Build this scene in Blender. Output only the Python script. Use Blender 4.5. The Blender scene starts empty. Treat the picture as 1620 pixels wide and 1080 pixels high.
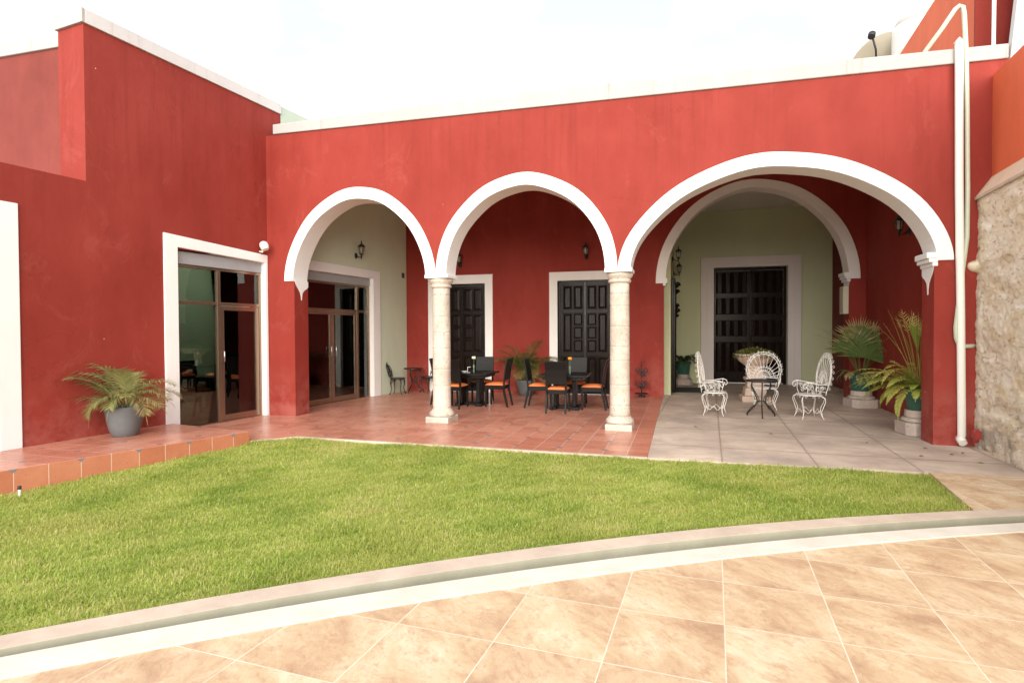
import bpy, bmesh, math, random
import numpy as np
from mathutils import Vector, Matrix, noise
random.seed(7); rng = np.random.default_rng(7)
PI = math.pi; R_ = math.radians
scene = bpy.context.scene
COL = scene.collection

# ------------------------------------------------------------------ camera
def cam_axes(yaw, pitch, roll):
    cy, sy = math.cos(yaw), math.sin(yaw)
    f = Vector((-sy*math.cos(pitch), cy*math.cos(pitch), math.sin(pitch)))
    r = Vector((cy, sy, 0)); u = r.cross(f)
    c, s = math.cos(roll), math.sin(roll)
    return c*r+s*u, -s*r+c*u, f
CAM_H = 1.55
r, u, f = cam_axes(.2592, -.0176, -.0048)
cd = bpy.data.cameras.new("camera"); cam = bpy.data.objects.new("camera", cd); COL.objects.link(cam)
cam.matrix_world = Matrix(((r.x, u.x, -f.x, 0), (r.y, u.y, -f.y, 0), (r.z, u.z, -f.z, CAM_H), (0, 0, 0, 1)))
cd.sensor_width = 36; cd.lens = 903.1/1620*36; cd.clip_start = .05; cd.clip_end = 500
scene.camera = cam

# ------------------------------------------------------------------ sky, sun, exposure
SUN_AZ = R_(173); SUN_EL = R_(15)            # sun stands behind the camera, a little to its left
W = bpy.data.worlds.new("World"); scene.world = W; W.use_nodes = True
nt = W.node_tree; nt.nodes.clear()
wo = nt.nodes.new('ShaderNodeOutputWorld')
sky = nt.nodes.new('ShaderNodeTexSky'); sky.sky_type = 'NISHITA'; sky.sun_disc = False
sky.sun_elevation = SUN_EL; sky.sun_rotation = SUN_AZ
b1 = nt.nodes.new('ShaderNodeBackground'); b1.inputs[1].default_value = .13
nt.links.new(sky.outputs[0], b1.inputs[0])
b2 = nt.nodes.new('ShaderNodeBackground'); b2.inputs[0].default_value = (1, 1, 1, 1); b2.inputs[1].default_value = .72
tc = nt.nodes.new('ShaderNodeTexCoord')
mp = nt.nodes.new('ShaderNodeMapping'); mp.inputs[3].default_value = (1, 1, 2.2); mp.inputs[2].default_value = (0, 0, 3.0)
nt.links.new(tc.outputs['Generated'], mp.inputs[0])
nz = nt.nodes.new('ShaderNodeTexNoise'); nz.inputs['Scale'].default_value = 2.2; nz.inputs['Detail'].default_value = 7; nz.inputs['Roughness'].default_value = .55
nt.links.new(mp.outputs[0], nz.inputs[0])
rp = nt.nodes.new('ShaderNodeValToRGB'); rp.color_ramp.elements[0].position = .36; rp.color_ramp.elements[1].position = .50
rp.color_ramp.elements[0].color = (.55, .55, .55, 1)
nt.links.new(nz.outputs[0], rp.inputs[0])
mx = nt.nodes.new('ShaderNodeMixShader')
nt.links.new(rp.outputs[0], mx.inputs[0]); nt.links.new(b1.outputs[0], mx.inputs[1]); nt.links.new(b2.outputs[0], mx.inputs[2])
nt.links.new(mx.outputs[0], wo.inputs[0])
sd = bpy.data.lights.new("sun", 'SUN'); sd.energy = 3.3; sd.angle = R_(65); sd.color = (1, .94, .84)
sun = bpy.data.objects.new("sun", sd); COL.objects.link(sun)
sdir = Vector((math.sin(SUN_AZ)*math.cos(SUN_EL), math.cos(SUN_AZ)*math.cos(SUN_EL), math.sin(SUN_EL)))
sun.rotation_euler = sdir.to_track_quat('Z', 'Y').to_euler(); sun.location = sdir*30
scene.view_settings.view_transform = 'Standard'; scene.view_settings.look = 'None'
scene.view_settings.exposure = 1.0; scene.view_settings.gamma = 1
scene.cycles.max_bounces = 10; scene.cycles.transparent_max_bounces = 24
scene.cycles.sample_clamp_indirect = 6

# ------------------------------------------------------------------ helpers: objects
def props(o, label=None, cat=None, group=None, kind=None):
    if label: o['label'] = label
    if cat: o['category'] = cat
    if group: o['group'] = group
    if kind: o['kind'] = kind
    return o
def thing(name, label, cat, loc=(0, 0, 0), rz=0, group=None):
    o = bpy.data.objects.new(name, None); COL.objects.link(o)
    o.location = loc; o.rotation_euler = (0, 0, rz); o.empty_display_size = .1
    return props(o, label, cat, group)
def copy_thing(root, label, loc, rz, group=None, scale=None):
    def cp(o, par):
        c = o.copy(); COL.objects.link(c)
        if par is not None: c.parent = par
        for ch in o.children: cp(ch, c)
        return c
    c = cp(root, None); c['label'] = label; c.location = loc; c.rotation_euler = (0, 0, rz)
    if group: c['group'] = group
    if scale: c.scale = scale
    return c
class MB:
    """collects shapes into one mesh"""
    def __init__(s, M=None): s.v = []; s.f = []; s.m = []; s.sm = []; s.M = M or Matrix()
    def add(s, vs, fs, mi=0, smooth=False):
        n = len(s.v); s.v += [tuple(s.M @ Vector(p)) for p in vs]
        s.f += [tuple(i+n for i in fc) for fc in fs]; s.m += [mi]*len(fs); s.sm += [smooth]*len(fs); return s
    def box(s, a, b, mi=0):
        (x0, y0, z0), (x1, y1, z1) = a, b
        vs = [(x0,y0,z0),(x1,y0,z0),(x1,y1,z0),(x0,y1,z0),(x0,y0,z1),(x1,y0,z1),(x1,y1,z1),(x0,y1,z1)]
        return s.add(vs, [(3,2,1,0),(4,5,6,7),(0,1,5,4),(1,2,6,5),(2,3,7,6),(3,0,4,7)], mi)
    def frustum(s, c0, w0, d0, z0, c1, w1, d1, z1, mi=0):
        vs = [(c[0]+sx*w/2, c[1]+sy*d/2, z) for c, w, d, z in ((c0,w0,d0,z0),(c1,w1,d1,z1)) for sx, sy in ((-1,-1),(1,-1),(1,1),(-1,1))]
        return s.add(vs, [(3,2,1,0),(4,5,6,7),(0,1,5,4),(1,2,6,5),(2,3,7,6),(3,0,4,7)], mi)
    def prism(s, poly, lo, hi, ax='z', mi=0, side_mi=None):
        """poly: 2D points, extruded along ax. For ax='y' points are (x,z); for 'x' (y,z); for 'z' (x,y)"""
        n = len(poly)
        def P(p, t): return {'z': (p[0], p[1], t), 'y': (p[0], t, p[1]), 'x': (t, p[0], p[1])}[ax]
        vs = [P(p, lo) for p in poly]+[P(p, hi) for p in poly]
        s.add(vs, [tuple(range(n-1, -1, -1)), tuple(range(n, 2*n))], mi)
        k = len(s.v)-2*n
        s.f += [tuple(i+k for i in (j, (j+1) % n, n+(j+1) % n, n+j)) for j in range(n)]
        s.m += [mi if side_mi is None else side_mi]*n; s.sm += [False]*n
        return s
    K = 1.0      # thickness factor of tubes
    def tube(s, pts, r, n=6, closed=False, mi=0, cap=True):
        pts = [Vector(p) for p in pts]; m = len(pts)
        rs = [q*MB.K for q in (r if isinstance(r, (list, tuple)) else [r]*m)]
        tang = []
        for i in range(m):
            if closed: t = pts[(i+1) % m]-pts[i-1]
            else: t = pts[min(i+1, m-1)]-pts[max(i-1, 0)]
            tang.append(t.normalized() if t.length > 1e-9 else Vector((0, 0, 1)))
        t0 = tang[0]; nrm = t0.cross(Vector((0, 0, 1)) if abs(t0.z) < .9 else Vector((1, 0, 0))).normalized()
        vs = []
        for i in range(m):
            t = tang[i]; nrm = (nrm-t*nrm.dot(t))
            nrm = nrm.normalized() if nrm.length > 1e-6 else t.orthogonal().normalized()
            b = t.cross(nrm)
            for k in range(n):
                a = 2*PI*k/n; vs.append(pts[i]+(nrm*math.cos(a)+b*math.sin(a))*rs[i])
        fs = []
        for i in range(m if closed else m-1):
            j = (i+1) % m
            for k in range(n): fs.append((i*n+k, i*n+(k+1) % n, j*n+(k+1) % n, j*n+k))
        s.add(vs, fs, mi, True)
        if not closed and cap:
            k0 = len(s.v)-len(vs)
            s.f += [tuple(k0+i for i in range(n-1, -1, -1)), tuple(k0+(m-1)*n+i for i in range(n))]; s.m += [mi]*2; s.sm += [False]*2
        return s
    def lathe(s, prof, n=28, c=(0, 0, 0), mi=0, smooth=True, capb=True, capt=True, mod=None, sx=1, sy=1):
        vs = []
        for (r, z) in prof:
            for k in range(n):
                a = 2*PI*k/n; rr = r*(mod(a, z) if mod else 1)
                vs.append((c[0]+rr*sx*math.cos(a), c[1]+rr*sy*math.sin(a), c[2]+z))
        fs = []
        for i in range(len(prof)-1):
            for k in range(n): fs.append((i*n+k, i*n+(k+1) % n, (i+1)*n+(k+1) % n, (i+1)*n+k))
        s.add(vs, fs, mi, smooth)
        k0 = len(s.v)-len(vs)
        if capb: s.f.append(tuple(k0+i for i in range(n-1, -1, -1))); s.m.append(mi); s.sm.append(False)
        if capt: s.f.append(tuple(k0+(len(prof)-1)*n+i for i in range(n))); s.m.append(mi); s.sm.append(False)
        return s
    def ball(s, c, r, n=10, sc=(1, 1, 1), mi=0):
        prof = [(max(1e-4, math.sin(PI*i/n)), -math.cos(PI*i/n)) for i in range(n+1)]
        vs = []; m = n+4
        for (a, z) in prof:
            for k in range(m):
                t = 2*PI*k/m; vs.append((c[0]+r*sc[0]*a*math.cos(t), c[1]+r*sc[1]*a*math.sin(t), c[2]+r*sc[2]*z))
        fs = [(i*m+k, i*m+(k+1) % m, (i+1)*m+(k+1) % m, (i+1)*m+k) for i in range(n) for k in range(m)]
        return s.add(vs, fs, mi, True)
    def build(s, name, mats, parent=None, bevel=0, seg=2, label=None, attr=None):
        me = bpy.data.meshes.new(name); me.from_pydata(s.v, [], s.f)
        mats = mats if isinstance(mats, (list, tuple)) else [mats]
        for m in mats: me.materials.append(m)
        me.polygons.foreach_set('material_index', s.m); me.polygons.foreach_set('use_smooth', s.sm)
        if attr is not None:
            a = me.attributes.new('tone', 'FLOAT', 'POINT'); a.data.foreach_set('value', attr)
        me.update()
        bm = bmesh.new(); bm.from_mesh(me); bmesh.ops.recalc_face_normals(bm, faces=bm.faces); bm.to_mesh(me); bm.free()
        o = bpy.data.objects.new(name, me); COL.objects.link(o)
        if parent: o.parent = parent
        if bevel:
            b = o.modifiers.new('bevel', 'BEVEL'); b.width = bevel; b.segments = seg; b.limit_method = 'ANGLE'; b.angle_limit = R_(40)
        if label: o['label'] = label
        return o

# ------------------------------------------------------------------ helpers: materials
class G:
    def __init__(s, name):
        s.mat = bpy.data.materials.new(name); s.mat.use_nodes = True; s.nt = s.mat.node_tree; s.nt.nodes.clear()
        s.out = s.nt.nodes.new('ShaderNodeOutputMaterial')
    def node(s, t, **kw):
        n = s.nt.nodes.new('ShaderNode'+t)
        for k, v in kw.items(): setattr(n, k, v)
        return n
    def put(s, sock, v):
        if isinstance(v, bpy.types.NodeSocket): s.nt.links.new(v, sock)
        elif v is not None:
            if hasattr(sock.default_value, '__len__'):
                v = tuple(v) if hasattr(v, '__len__') else (v,)*len(sock.default_value)
                if len(sock.default_value) == 4 and len(v) == 3: v = v+(1,)
            sock.default_value = v
    def pos(s): return s.node('NewGeometry').outputs['Position']
    def obj(s): return s.node('TexCoord').outputs['Object']
    def m(s, op, a, b=None, c=None, clamp=False):
        n = s.node('Math', operation=op, use_clamp=clamp); s.put(n.inputs[0], a); s.put(n.inputs[1], b)
        if c is not None: s.put(n.inputs[2], c)
        return n.outputs[0]
    def vm(s, op, a, b=None):
        n = s.node('VectorMath', operation=op); s.put(n.inputs[0], a)
        if b is not None: s.put(n.inputs[1], b)
        return n.outputs[0]
    def mapv(s, v, loc=(0,0,0), rot=(0,0,0), sc=(1,1,1)):
        n = s.node('Mapping'); s.put(n.inputs[0], v); s.put(n.inputs[1], loc); s.put(n.inputs[2], rot); s.put(n.inputs[3], sc); return n.outputs[0]
    def noise(s, v, scale, detail=4, rough=.5, dist=0, col=False):
        n = s.node('TexNoise'); s.put(n.inputs['Vector'], v); n.inputs['Scale'].default_value = scale; n.inputs['Detail'].default_value = detail
        n.inputs['Roughness'].default_value = rough; n.inputs['Distortion'].default_value = dist
        return n.outputs[1 if col else 0]
    def voro(s, v, scale, feat='F1', out=0, rnd=1):
        n = s.node('TexVoronoi', feature=feat); s.put(n.inputs['Vector'], v); n.inputs['Scale'].default_value = scale; n.inputs['Randomness'].default_value = rnd
        return n.outputs[out]
    def ramp(s, fac, stops, interp='LINEAR'):
        n = s.node('ValToRGB'); cr = n.color_ramp; cr.interpolation = interp
        while len(cr.elements) < len(stops): cr.elements.new(.5)
        for e, (p, c) in zip(cr.elements, stops):
            e.position = p; e.color = (c, c, c, 1) if not hasattr(c, '__len__') else tuple(c)+(1,)*(4-len(c))
        s.put(n.inputs[0], fac); return n.outputs[0]
    def mix(s, fac, a, b, mode='MIX'):
        n = s.node('MixRGB', blend_type=mode); s.put(n.inputs[0], fac); s.put(n.inputs[1], a); s.put(n.inputs[2], b); return n.outputs[0]
    def sep(s, v): n = s.node('SeparateXYZ'); s.put(n.inputs[0], v); return n.outputs
    def com(s, x, y, z): n = s.node('CombineXYZ'); s.put(n.inputs[0], x); s.put(n.inputs[1], y); s.put(n.inputs[2], z); return n.outputs[0]
    def white(s, v): n = s.node('TexWhiteNoise', noise_dimensions='3D'); s.put(n.inputs[0], v); return n.outputs
    def bump(s, h, strength=.3, dist=.01, prev=None):
        n = s.node('Bump'); n.inputs['Strength'].default_value = strength; n.inputs['Distance'].default_value = dist
        s.put(n.inputs['Height'], h)
        if prev is not None: s.put(n.inputs['Normal'], prev)
        return n.outputs[0]
    def attr(s, name): n = s.node('Attribute'); n.attribute_name = name; return n.outputs['Fac']
    def pbr(s, col, rough=.6, metal=0, spec=.5, normal=None, **kw):
        n = s.node('BsdfPrincipled'); s.put(n.inputs['Base Color'], col); s.put(n.inputs['Roughness'], rough); s.put(n.inputs['Metallic'], metal)
        s.put(n.inputs['Specular IOR Level'], spec)
        if normal is not None: s.put(n.inputs['Normal'], normal)
        for k, v in kw.items(): s.put(n.inputs[k.replace('_', ' ')], v)
        s.nt.links.new(n.outputs[0], s.out.inputs[0]); s.last = n; return s.mat

def paint(name, col, rough=.75, var=.16, dirt=None, specks=True, cracks=False):
    """painted plaster: broad patchy fading, streaks, trowel bumps, a few chipped specks"""
    g = G(name); p = g.pos(); c = Vector(col)
    big = g.noise(p, .55, 5, .6, .3); mid = g.noise(g.mapv(p, sc=(1, 1, .35)), 2.6, 5, .62); fine = g.noise(p, 26, 4, .6)
    k = g.m('ADD', g.m('MULTIPLY', big, .55), g.m('ADD', g.m('MULTIPLY', mid, .35), g.m('MULTIPLY', fine, .10)))
    k = g.ramp(k, [(.34, 0), (.66, 1)])
    lo = tuple(c*(1-var)); hi = tuple(Vector([min(.95, x*(1+var*.8)+.012*(1 if specks else 0)) for x in c]))
    colr = g.mix(k, lo, hi)
    if dirt:
        st = g.noise(g.mapv(p, sc=(3, 3, .22)), 3.1, 5, .7)
        colr = g.mix(g.ramp(st, [(.56, 0), (.75, .45)]), colr, dirt)
    if specks:
        v = g.voro(p, 2.1); pick = g.ramp(g.m('ADD', v, g.m('MULTIPLY', g.noise(p, 55, 2), .018)), [(.024, 1), (.03, 0)])
        colr = g.mix(g.m('MULTIPLY', pick, g.ramp(g.noise(p, .8, 2), [(.5, 0), (.56, 1)])), colr, (.72, .62, .56))
    if cracks:   # rain streaks below the copings, damp paint at the foot, a few hairline cracks, bleached scuffs
        z = g.sep(p)[2]
        st = g.ramp(g.noise(g.mapv(p, sc=(2.2, 2.2, .10)), 3.4, 6, .72), [(.50, 0), (.66, 1)])
        colr = g.mix(g.m('MULTIPLY', g.m('MULTIPLY', st, g.ramp(g.m('DIVIDE', z, 6), [(.42, 0), (.85, 1)])), .5), colr, tuple(Vector(col)*.72))
        sc2 = g.ramp(g.noise(g.mapv(p, sc=(1, 1, .6)), 1.7, 7, .75, .8), [(.57, 0), (.72, 1)])
        colr = g.mix(g.m('MULTIPLY', sc2, .12), colr, (.62, .22, .17))
        foot = g.m('MULTIPLY', g.ramp(g.m('DIVIDE', z, 6), [(.02, 1), (.16, 0)]), g.ramp(g.noise(p, 2.6, 6, .7), [(.40, 0), (.62, 1)]))
        colr = g.mix(g.m('MULTIPLY', foot, .45), colr, (.46, .17, .14))
        cv = g.voro(g.vm('ADD', p, g.vm('MULTIPLY', g.noise(p, 2.5, 5, .7, 0, True), (.9, .9, .9))), .55, 'DISTANCE_TO_EDGE')
        cr = g.m('MULTIPLY', g.ramp(cv, [(.0, 1), (.004, 0)]), g.ramp(g.noise(p, .7, 3), [(.52, 0), (.6, .55)]))
        colr = g.mix(cr, colr, tuple(Vector(col)*.4))
    h = g.m('ADD', g.m('MULTIPLY', g.noise(p, 3, 3, .5), 1.0), g.m('MULTIPLY', g.noise(p, 38, 5, .65), .16))
    return g.pbr(colr, g.ramp(fine, [(0, rough-.12), (1, rough+.1)]), normal=g.bump(h, .5, .012), spec=.3)

RED = paint("red_plaster", (.258, .0245, .0148), cracks=True)
ORANGE_RED = paint("orange_plaster", (.70, .145, .06))
RED_STAIN_DIM = paint("dimmed_stained_red_plaster", (.20, .034, .025), var=.25, dirt=(.16, .025, .022))  # streak stains, and shade put into a darker base for the sun-facing end wall
MAROON = paint("maroon_plaster", (.15, .017, .015))
GREEN = paint("sage_plaster", (.62, .69, .54), var=.07, specks=False)
OLIVE = paint("olive_plaster", (.56, .58, .37), var=.07, specks=False)
MINT = paint("pale_green_plaster", (.5, .58, .48), var=.06, specks=False)
WHITE = paint("white_paint", (.84, .835, .83), var=.05, specks=False, rough=.65)
CAPW = paint("weathered_white_coping", (.60, .585, .585), var=.10, specks=False, dirt=(.42, .28, .25))
CAPD = paint("dimmed_stained_coping", (.42, .402, .395), var=.10, specks=False, dirt=(.28, .19, .17))  # front-lit copy of the white coping, toned down in colour; dirt streaks too
CEIL = paint("ceiling_white", (.74, .72, .68), var=.04, specks=False)
def plain(name, col, rough=.5, metal=0, spec=.5, bump=.0, bs=40, var=.12):
    g = G(name); p = g.obj(); n = g.noise(p, bs*.2, 4, .6); c = Vector(col)
    colr = g.mix(n, tuple(c*(1-var)), tuple(c*(1+var)))
    nm = g.bump(g.noise(p, bs, 4, .6), bump, .004) if bump else None
    return g.pbr(colr, rough, metal, spec, nm)
BLACKWOOD = plain("black_wood", (.007, .006, .0055), .36, spec=.16, bump=.05, bs=60)
ORANGE = plain("orange_upholstery", (.72, .20, .065), .8, spec=.2, bump=.25, bs=160)
IRONB = plain("black_iron", (.018, .018, .018), .42, spec=.5, bump=.2, bs=70)
IRONW = plain("white_iron", (.82, .80, .77), .4, spec=.4, bump=.1, bs=80, var=.04)
BRONZE = plain("bronze_aluminium", (.33, .235, .17), .24, metal=.8)
STEEL = plain("brushed_steel", (.6, .6, .6), .25, metal=1)
LINTEL = plain("grey_shutter_box", (.33, .34, .36), .5)
GREYPOT = plain("grey_pot", (.135, .145, .155), .6, bump=.35, bs=45, var=.18)
GREENPOT = plain("green_plastic_pot", (.03, .105, .075), .42, bump=.03)
SOIL = plain("soil", (.05, .033, .022), .95, bump=1, bs=60)
PVC = plain("white_pvc_pipe", (.83, .82, .76), .35, var=.05)
PVCG = plain("grey_green_pvc_pipe", (.52, .56, .44), .4, var=.08)
PLASTICW = plain("white_plastic", (.75, .73, .68), .45, var=.05)
DISH = plain("beige_dish", (.34, .295, .215), .5, var=.05)
CARD = plain("white_card", (.85, .85, .85), .5, var=.02)
DARK = plain("dark_mark", (.02, .02, .022), .5)
TERRACUP = plain("petal_orange", (.85, .33, .02), .6)
PETALW = plain("petal_cream", (.80, .82, .58), .6)
STEMG = plain("stem_green", (.10, .2, .05), .5)
MATM = plain("dark_rubber_mat", (.022, .022, .02), .85, bump=.8, bs=90)
LEAFDRY = plain("dry_leaf", (.2, .12, .06), .8)
REDBIT = plain("red_plastic", (.30, .035, .03), .4)
ROOFM = plain("roof_lime", (.42, .40, .37), .9, bump=.6, bs=12)
DIRT = plain("ground_dirt", (.26, .21, .16), .95, bump=.6, bs=10)

def wood_dark():
    g = G("dark_lacquered_wood"); p = g.pos()
    n = g.noise(g.mapv(p, sc=(14, 14, .9)), 2.2, 6, .65, .4)
    c = g.mix(n, (.006, .004, .0035), (.018, .010, .008))
    sc = g.noise(g.mapv(p, sc=(22, 22, 1.2)), 3, 4, .7)
    return g.pbr(c, g.ramp(sc, [(.35, .12), (.7, .38)]), spec=.11, normal=g.bump(n, .35, .006))
DARKWOOD = wood_dark()

def glass_pane():
    g = G("tinted_glass")
    tr = g.node('BsdfTransparent'); tr.inputs[0].default_value = (.60, .66, .58, 1)
    gl = g.node('BsdfGlossy'); gl.inputs['Roughness'].default_value = .015; gl.inputs[0].default_value = (.9, .95, .92, 1)
    fr = g.node('Fresnel'); fr.inputs[0].default_value = 1.55
    mxs = g.node('MixShader'); f2 = g.m('MULTIPLY_ADD', fr.outputs[0], 1.1, .03, clamp=True)
    g.put(mxs.inputs[0], f2); g.nt.links.new(tr.outputs[0], mxs.inputs[1]); g.nt.links.new(gl.outputs[0], mxs.inputs[2])
    g.nt.links.new(mxs.outputs[0], g.out.inputs[0]); return g.mat
GLASS = glass_pane()
def lamp_glass():
    g = G("lantern_glass")
    tr = g.node('BsdfTransparent'); tr.inputs[0].default_value = (.8, .78, .72, 1)
    df = g.node('BsdfPrincipled'); df.inputs['Base Color'].default_value = (.62, .58, .5, 1); df.inputs['Roughness'].default_value = .2
    mxs = g.node('MixShader'); mxs.inputs[0].default_value = .55
    g.nt.links.new(tr.outputs[0], mxs.inputs[1]); g.nt.links.new(df.outputs[0], mxs.inputs[2]); g.nt.links.new(mxs.outputs[0], g.out.inputs[0]); return g.mat
LAMPGLASS = lamp_glass()

def stone(name, a, b, pit=1.0, sc=1):
    g = G(name); p = g.pos()
    n1 = g.noise(p, 3.0*sc, 6, .6, .5); n2 = g.noise(p, 14*sc, 5, .65)
    c = g.mix(g.ramp(n1, [(.3, 0), (.7, 1)]), a, b)
    c = g.mix(g.ramp(n2, [(.58, 0), (.75, .5)]), c, (.62, .43, .34))
    pits = g.ramp(g.noise(g.mapv(p, sc=(1, 1, .8)), 34*sc, 5, .75), [(.57, 0), (.64, 1)])
    c = g.mix(g.m('MULTIPLY', pits, .8*pit), c, (.26, .21, .17))
    c = g.mix(g.ramp(g.noise(g.mapv(p, sc=(1, 1, .5)), 1.6, 5, .7), [(.50, 0), (.66, .45)]), c, (.36, .31, .26))
    h = g.m('SUBTRACT', g.m('MULTIPLY', n2, .5), g.m('MULTIPLY', pits, .5))
    return g.pbr(c, .8, spec=.3, normal=g.bump(h, .55, .012))
LIME = stone("pale_limestone", (.45, .385, .325), (.62, .565, .495))
PINKSTONE = stone("pinkish_stone", (.56, .42, .33), (.62, .50, .42))
GREYSTONE = stone("greyish_stone", (.42, .34, .30), (.54, .46, .40))

def leafmat(name, a, b, c=None, trans=.3):
    g = G(name); t = g.attr('tone')
    st = [(0, a), (.7, b)]+([(1, c)] if c else [])
    colr = g.ramp(t, st)
    pr = g.node('BsdfPrincipled'); g.put(pr.inputs['Base Color'], colr); pr.inputs['Roughness'].default_value = .5; pr.inputs['Specular IOR Level'].default_value = .35
    tl = g.node('BsdfTranslucent'); g.put(tl.inputs[0], colr)
    mxs = g.node('MixShader'); mxs.inputs[0].default_value = trans
    g.nt.links.new(pr.outputs[0], mxs.inputs[1]); g.nt.links.new(tl.outputs[0], mxs.inputs[2]); g.nt.links.new(mxs.outputs[0], g.out.inputs[0]); return g.mat
LEAF_PALM = leafmat("palm_leaf", (.07, .12, .03), (.20, .24, .075), (.36, .27, .10))
LEAF_DRYPALM = leafmat("tired_palm_leaf", (.15, .175, .055), (.36, .36, .14), (.33, .20, .10))
LEAF_FERN = leafmat("fern_leaf", (.17, .22, .035), (.40, .44, .09), (.52, .44, .16))
LEAF_DARK = leafmat("dark_fern_leaf", (.018, .042, .014), (.05, .09, .03))
LEAF_FAN = leafmat("fan_palm_leaf", (.07, .125, .035), (.17, .23, .07), (.50, .38, .20))
LEAF_URN = leafmat("creeper_leaf", (.10, .13, .02), (.24, .25, .06), (.30, .30, .10))
def grass_mat():
    g = G("grass_blade"); t = g.attr('tone'); p = g.pos()
    c = g.ramp(t, [(0, (.27, .385, .065)), (.55, (.48, .575, .125)), (.86, (.61, .66, .20)), (1, (.72, .65, .33))])
    patch = g.ramp(g.noise(p, .9, 5, .62, .4), [(.42, 0), (.68, .75)])
    c = g.mix(patch, c, g.mix(t, (.48, .53, .11), (.64, .60, .25)))
    pr = g.node('BsdfPrincipled'); g.put(pr.inputs['Base Color'], c); pr.inputs['Roughness'].default_value = .5; pr.inputs['Specular IOR Level'].default_value = .3
    tl = g.node('BsdfTranslucent'); g.put(tl.inputs[0], c)
    mxs = g.node('MixShader'); mxs.inputs[0].default_value = .5
    g.nt.links.new(pr.outputs[0], mxs.inputs[1]); g.nt.links.new(tl.outputs[0], mxs.inputs[2]); g.nt.links.new(mxs.outputs[0], g.out.inputs[0]); return g.mat
GRASS = grass_mat()
SOILG = plain("lawn_soil", (.38, .41, .13), .95, bump=1, bs=50, var=.35)

def grid_lines(g, uv, wid):
    """distance mask of unit grid lines and the cell id"""
    x, y, _ = g.sep(uv)
    fx = g.m('FRACT', x); fy = g.m('FRACT', y)
    dx = g.m('MINIMUM', fx, g.m('SUBTRACT', 1, fx)); dy = g.m('MINIMUM', fy, g.m('SUBTRACT', 1, fy))
    d = g.m('MINIMUM', dx, dy)
    line = g.m('LESS_THAN', d, wid)
    cell = g.com(g.m('FLOOR', x), g.m('FLOOR', y), 0)
    return line, cell, d
def terracotta(name, side=False, edge=None):
    g = G(name); p = g.pos()
    if side:   # riser: coordinate along the step's edge
        x, y, z = g.sep(p); s_ = g.m('DIVIDE', g.m('ADD', g.m('MULTIPLY', x, edge[0]), g.m('MULTIPLY', y, edge[1])), .30)
        fx = g.m('FRACT', s_); dx = g.m('MINIMUM', fx, g.m('SUBTRACT', 1, fx))
        line = g.m('LESS_THAN', dx, .010); cell = g.com(g.m('FLOOR', s_), 3, 0)
        d2 = g.m('MULTIPLY', g.m('ABSOLUTE', g.m('SUBTRACT', g.m('FRACT', g.m('MULTIPLY', s_, .5)), .5)), 2)
        dia = g.m('LESS_THAN', g.m('ADD', d2, g.m('MULTIPLY', g.m('SUBTRACT', .14, z), 3.4)), .15)
    else:
        uv = g.mapv(g.mapv(p, rot=(0, 0, .03)), loc=(.21, .13, 0), sc=(1/.30, 1/.30, 1))
        line, cell, _ = grid_lines(g, uv, .013)
        x, y, _ = g.sep(uv)
        ax = g.m('MULTIPLY', g.m('ABSOLUTE', g.m('SUBTRACT', g.m('FRACT', g.m('MULTIPLY', x, .5)), .5)), 2)
        ay = g.m('MULTIPLY', g.m('ABSOLUTE', g.m('SUBTRACT', g.m('FRACT', g.m('MULTIPLY', y, .5)), .5)), 2)
        dia = g.m('LESS_THAN', g.m('ADD', ax, ay), .17)
    rnd = g.white(cell)[0]
    lo_, hi_ = ((.46, .15, .08), (.60, .235, .14)) if side else ((.50, .18, .115), (.68, .31, .215))
    n = g.noise(p, 5, 5, .6, .4); n2 = g.noise(p, 30, 4, .6)
    c = g.mix(g.ramp(g.m('ADD', g.m('MULTIPLY', n, .6), g.m('MULTIPLY', rnd, .4)), [(.25, 0), (.75, 1)]), lo_, hi_)
    c = g.mix(g.m('MULTIPLY', n2, .25), c, (.26, .10, .07))
    c = g.mix(g.m('MULTIPLY', line, .9), c, (.68, .57, .50))
    c = g.mix(g.m('MULTIPLY', dia, .9), c, (.17, .18, .215))
    return g.pbr(c, g.ramp(n2, [(.2, .22), (.8, .42)]), spec=.55, normal=g.bump(g.m('SUBTRACT', g.m('MULTIPLY', g.noise(p, 7, 2), .5), g.m('MULTIPLY', line, .5)), .25, .004))
TERRA = terracotta("terracotta_tiles")
STEP_EDGE = Vector((.87, 2.61, 0)).normalized()
TERRA_SIDE = terracotta("terracotta_riser", True, STEP_EDGE)

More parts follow.
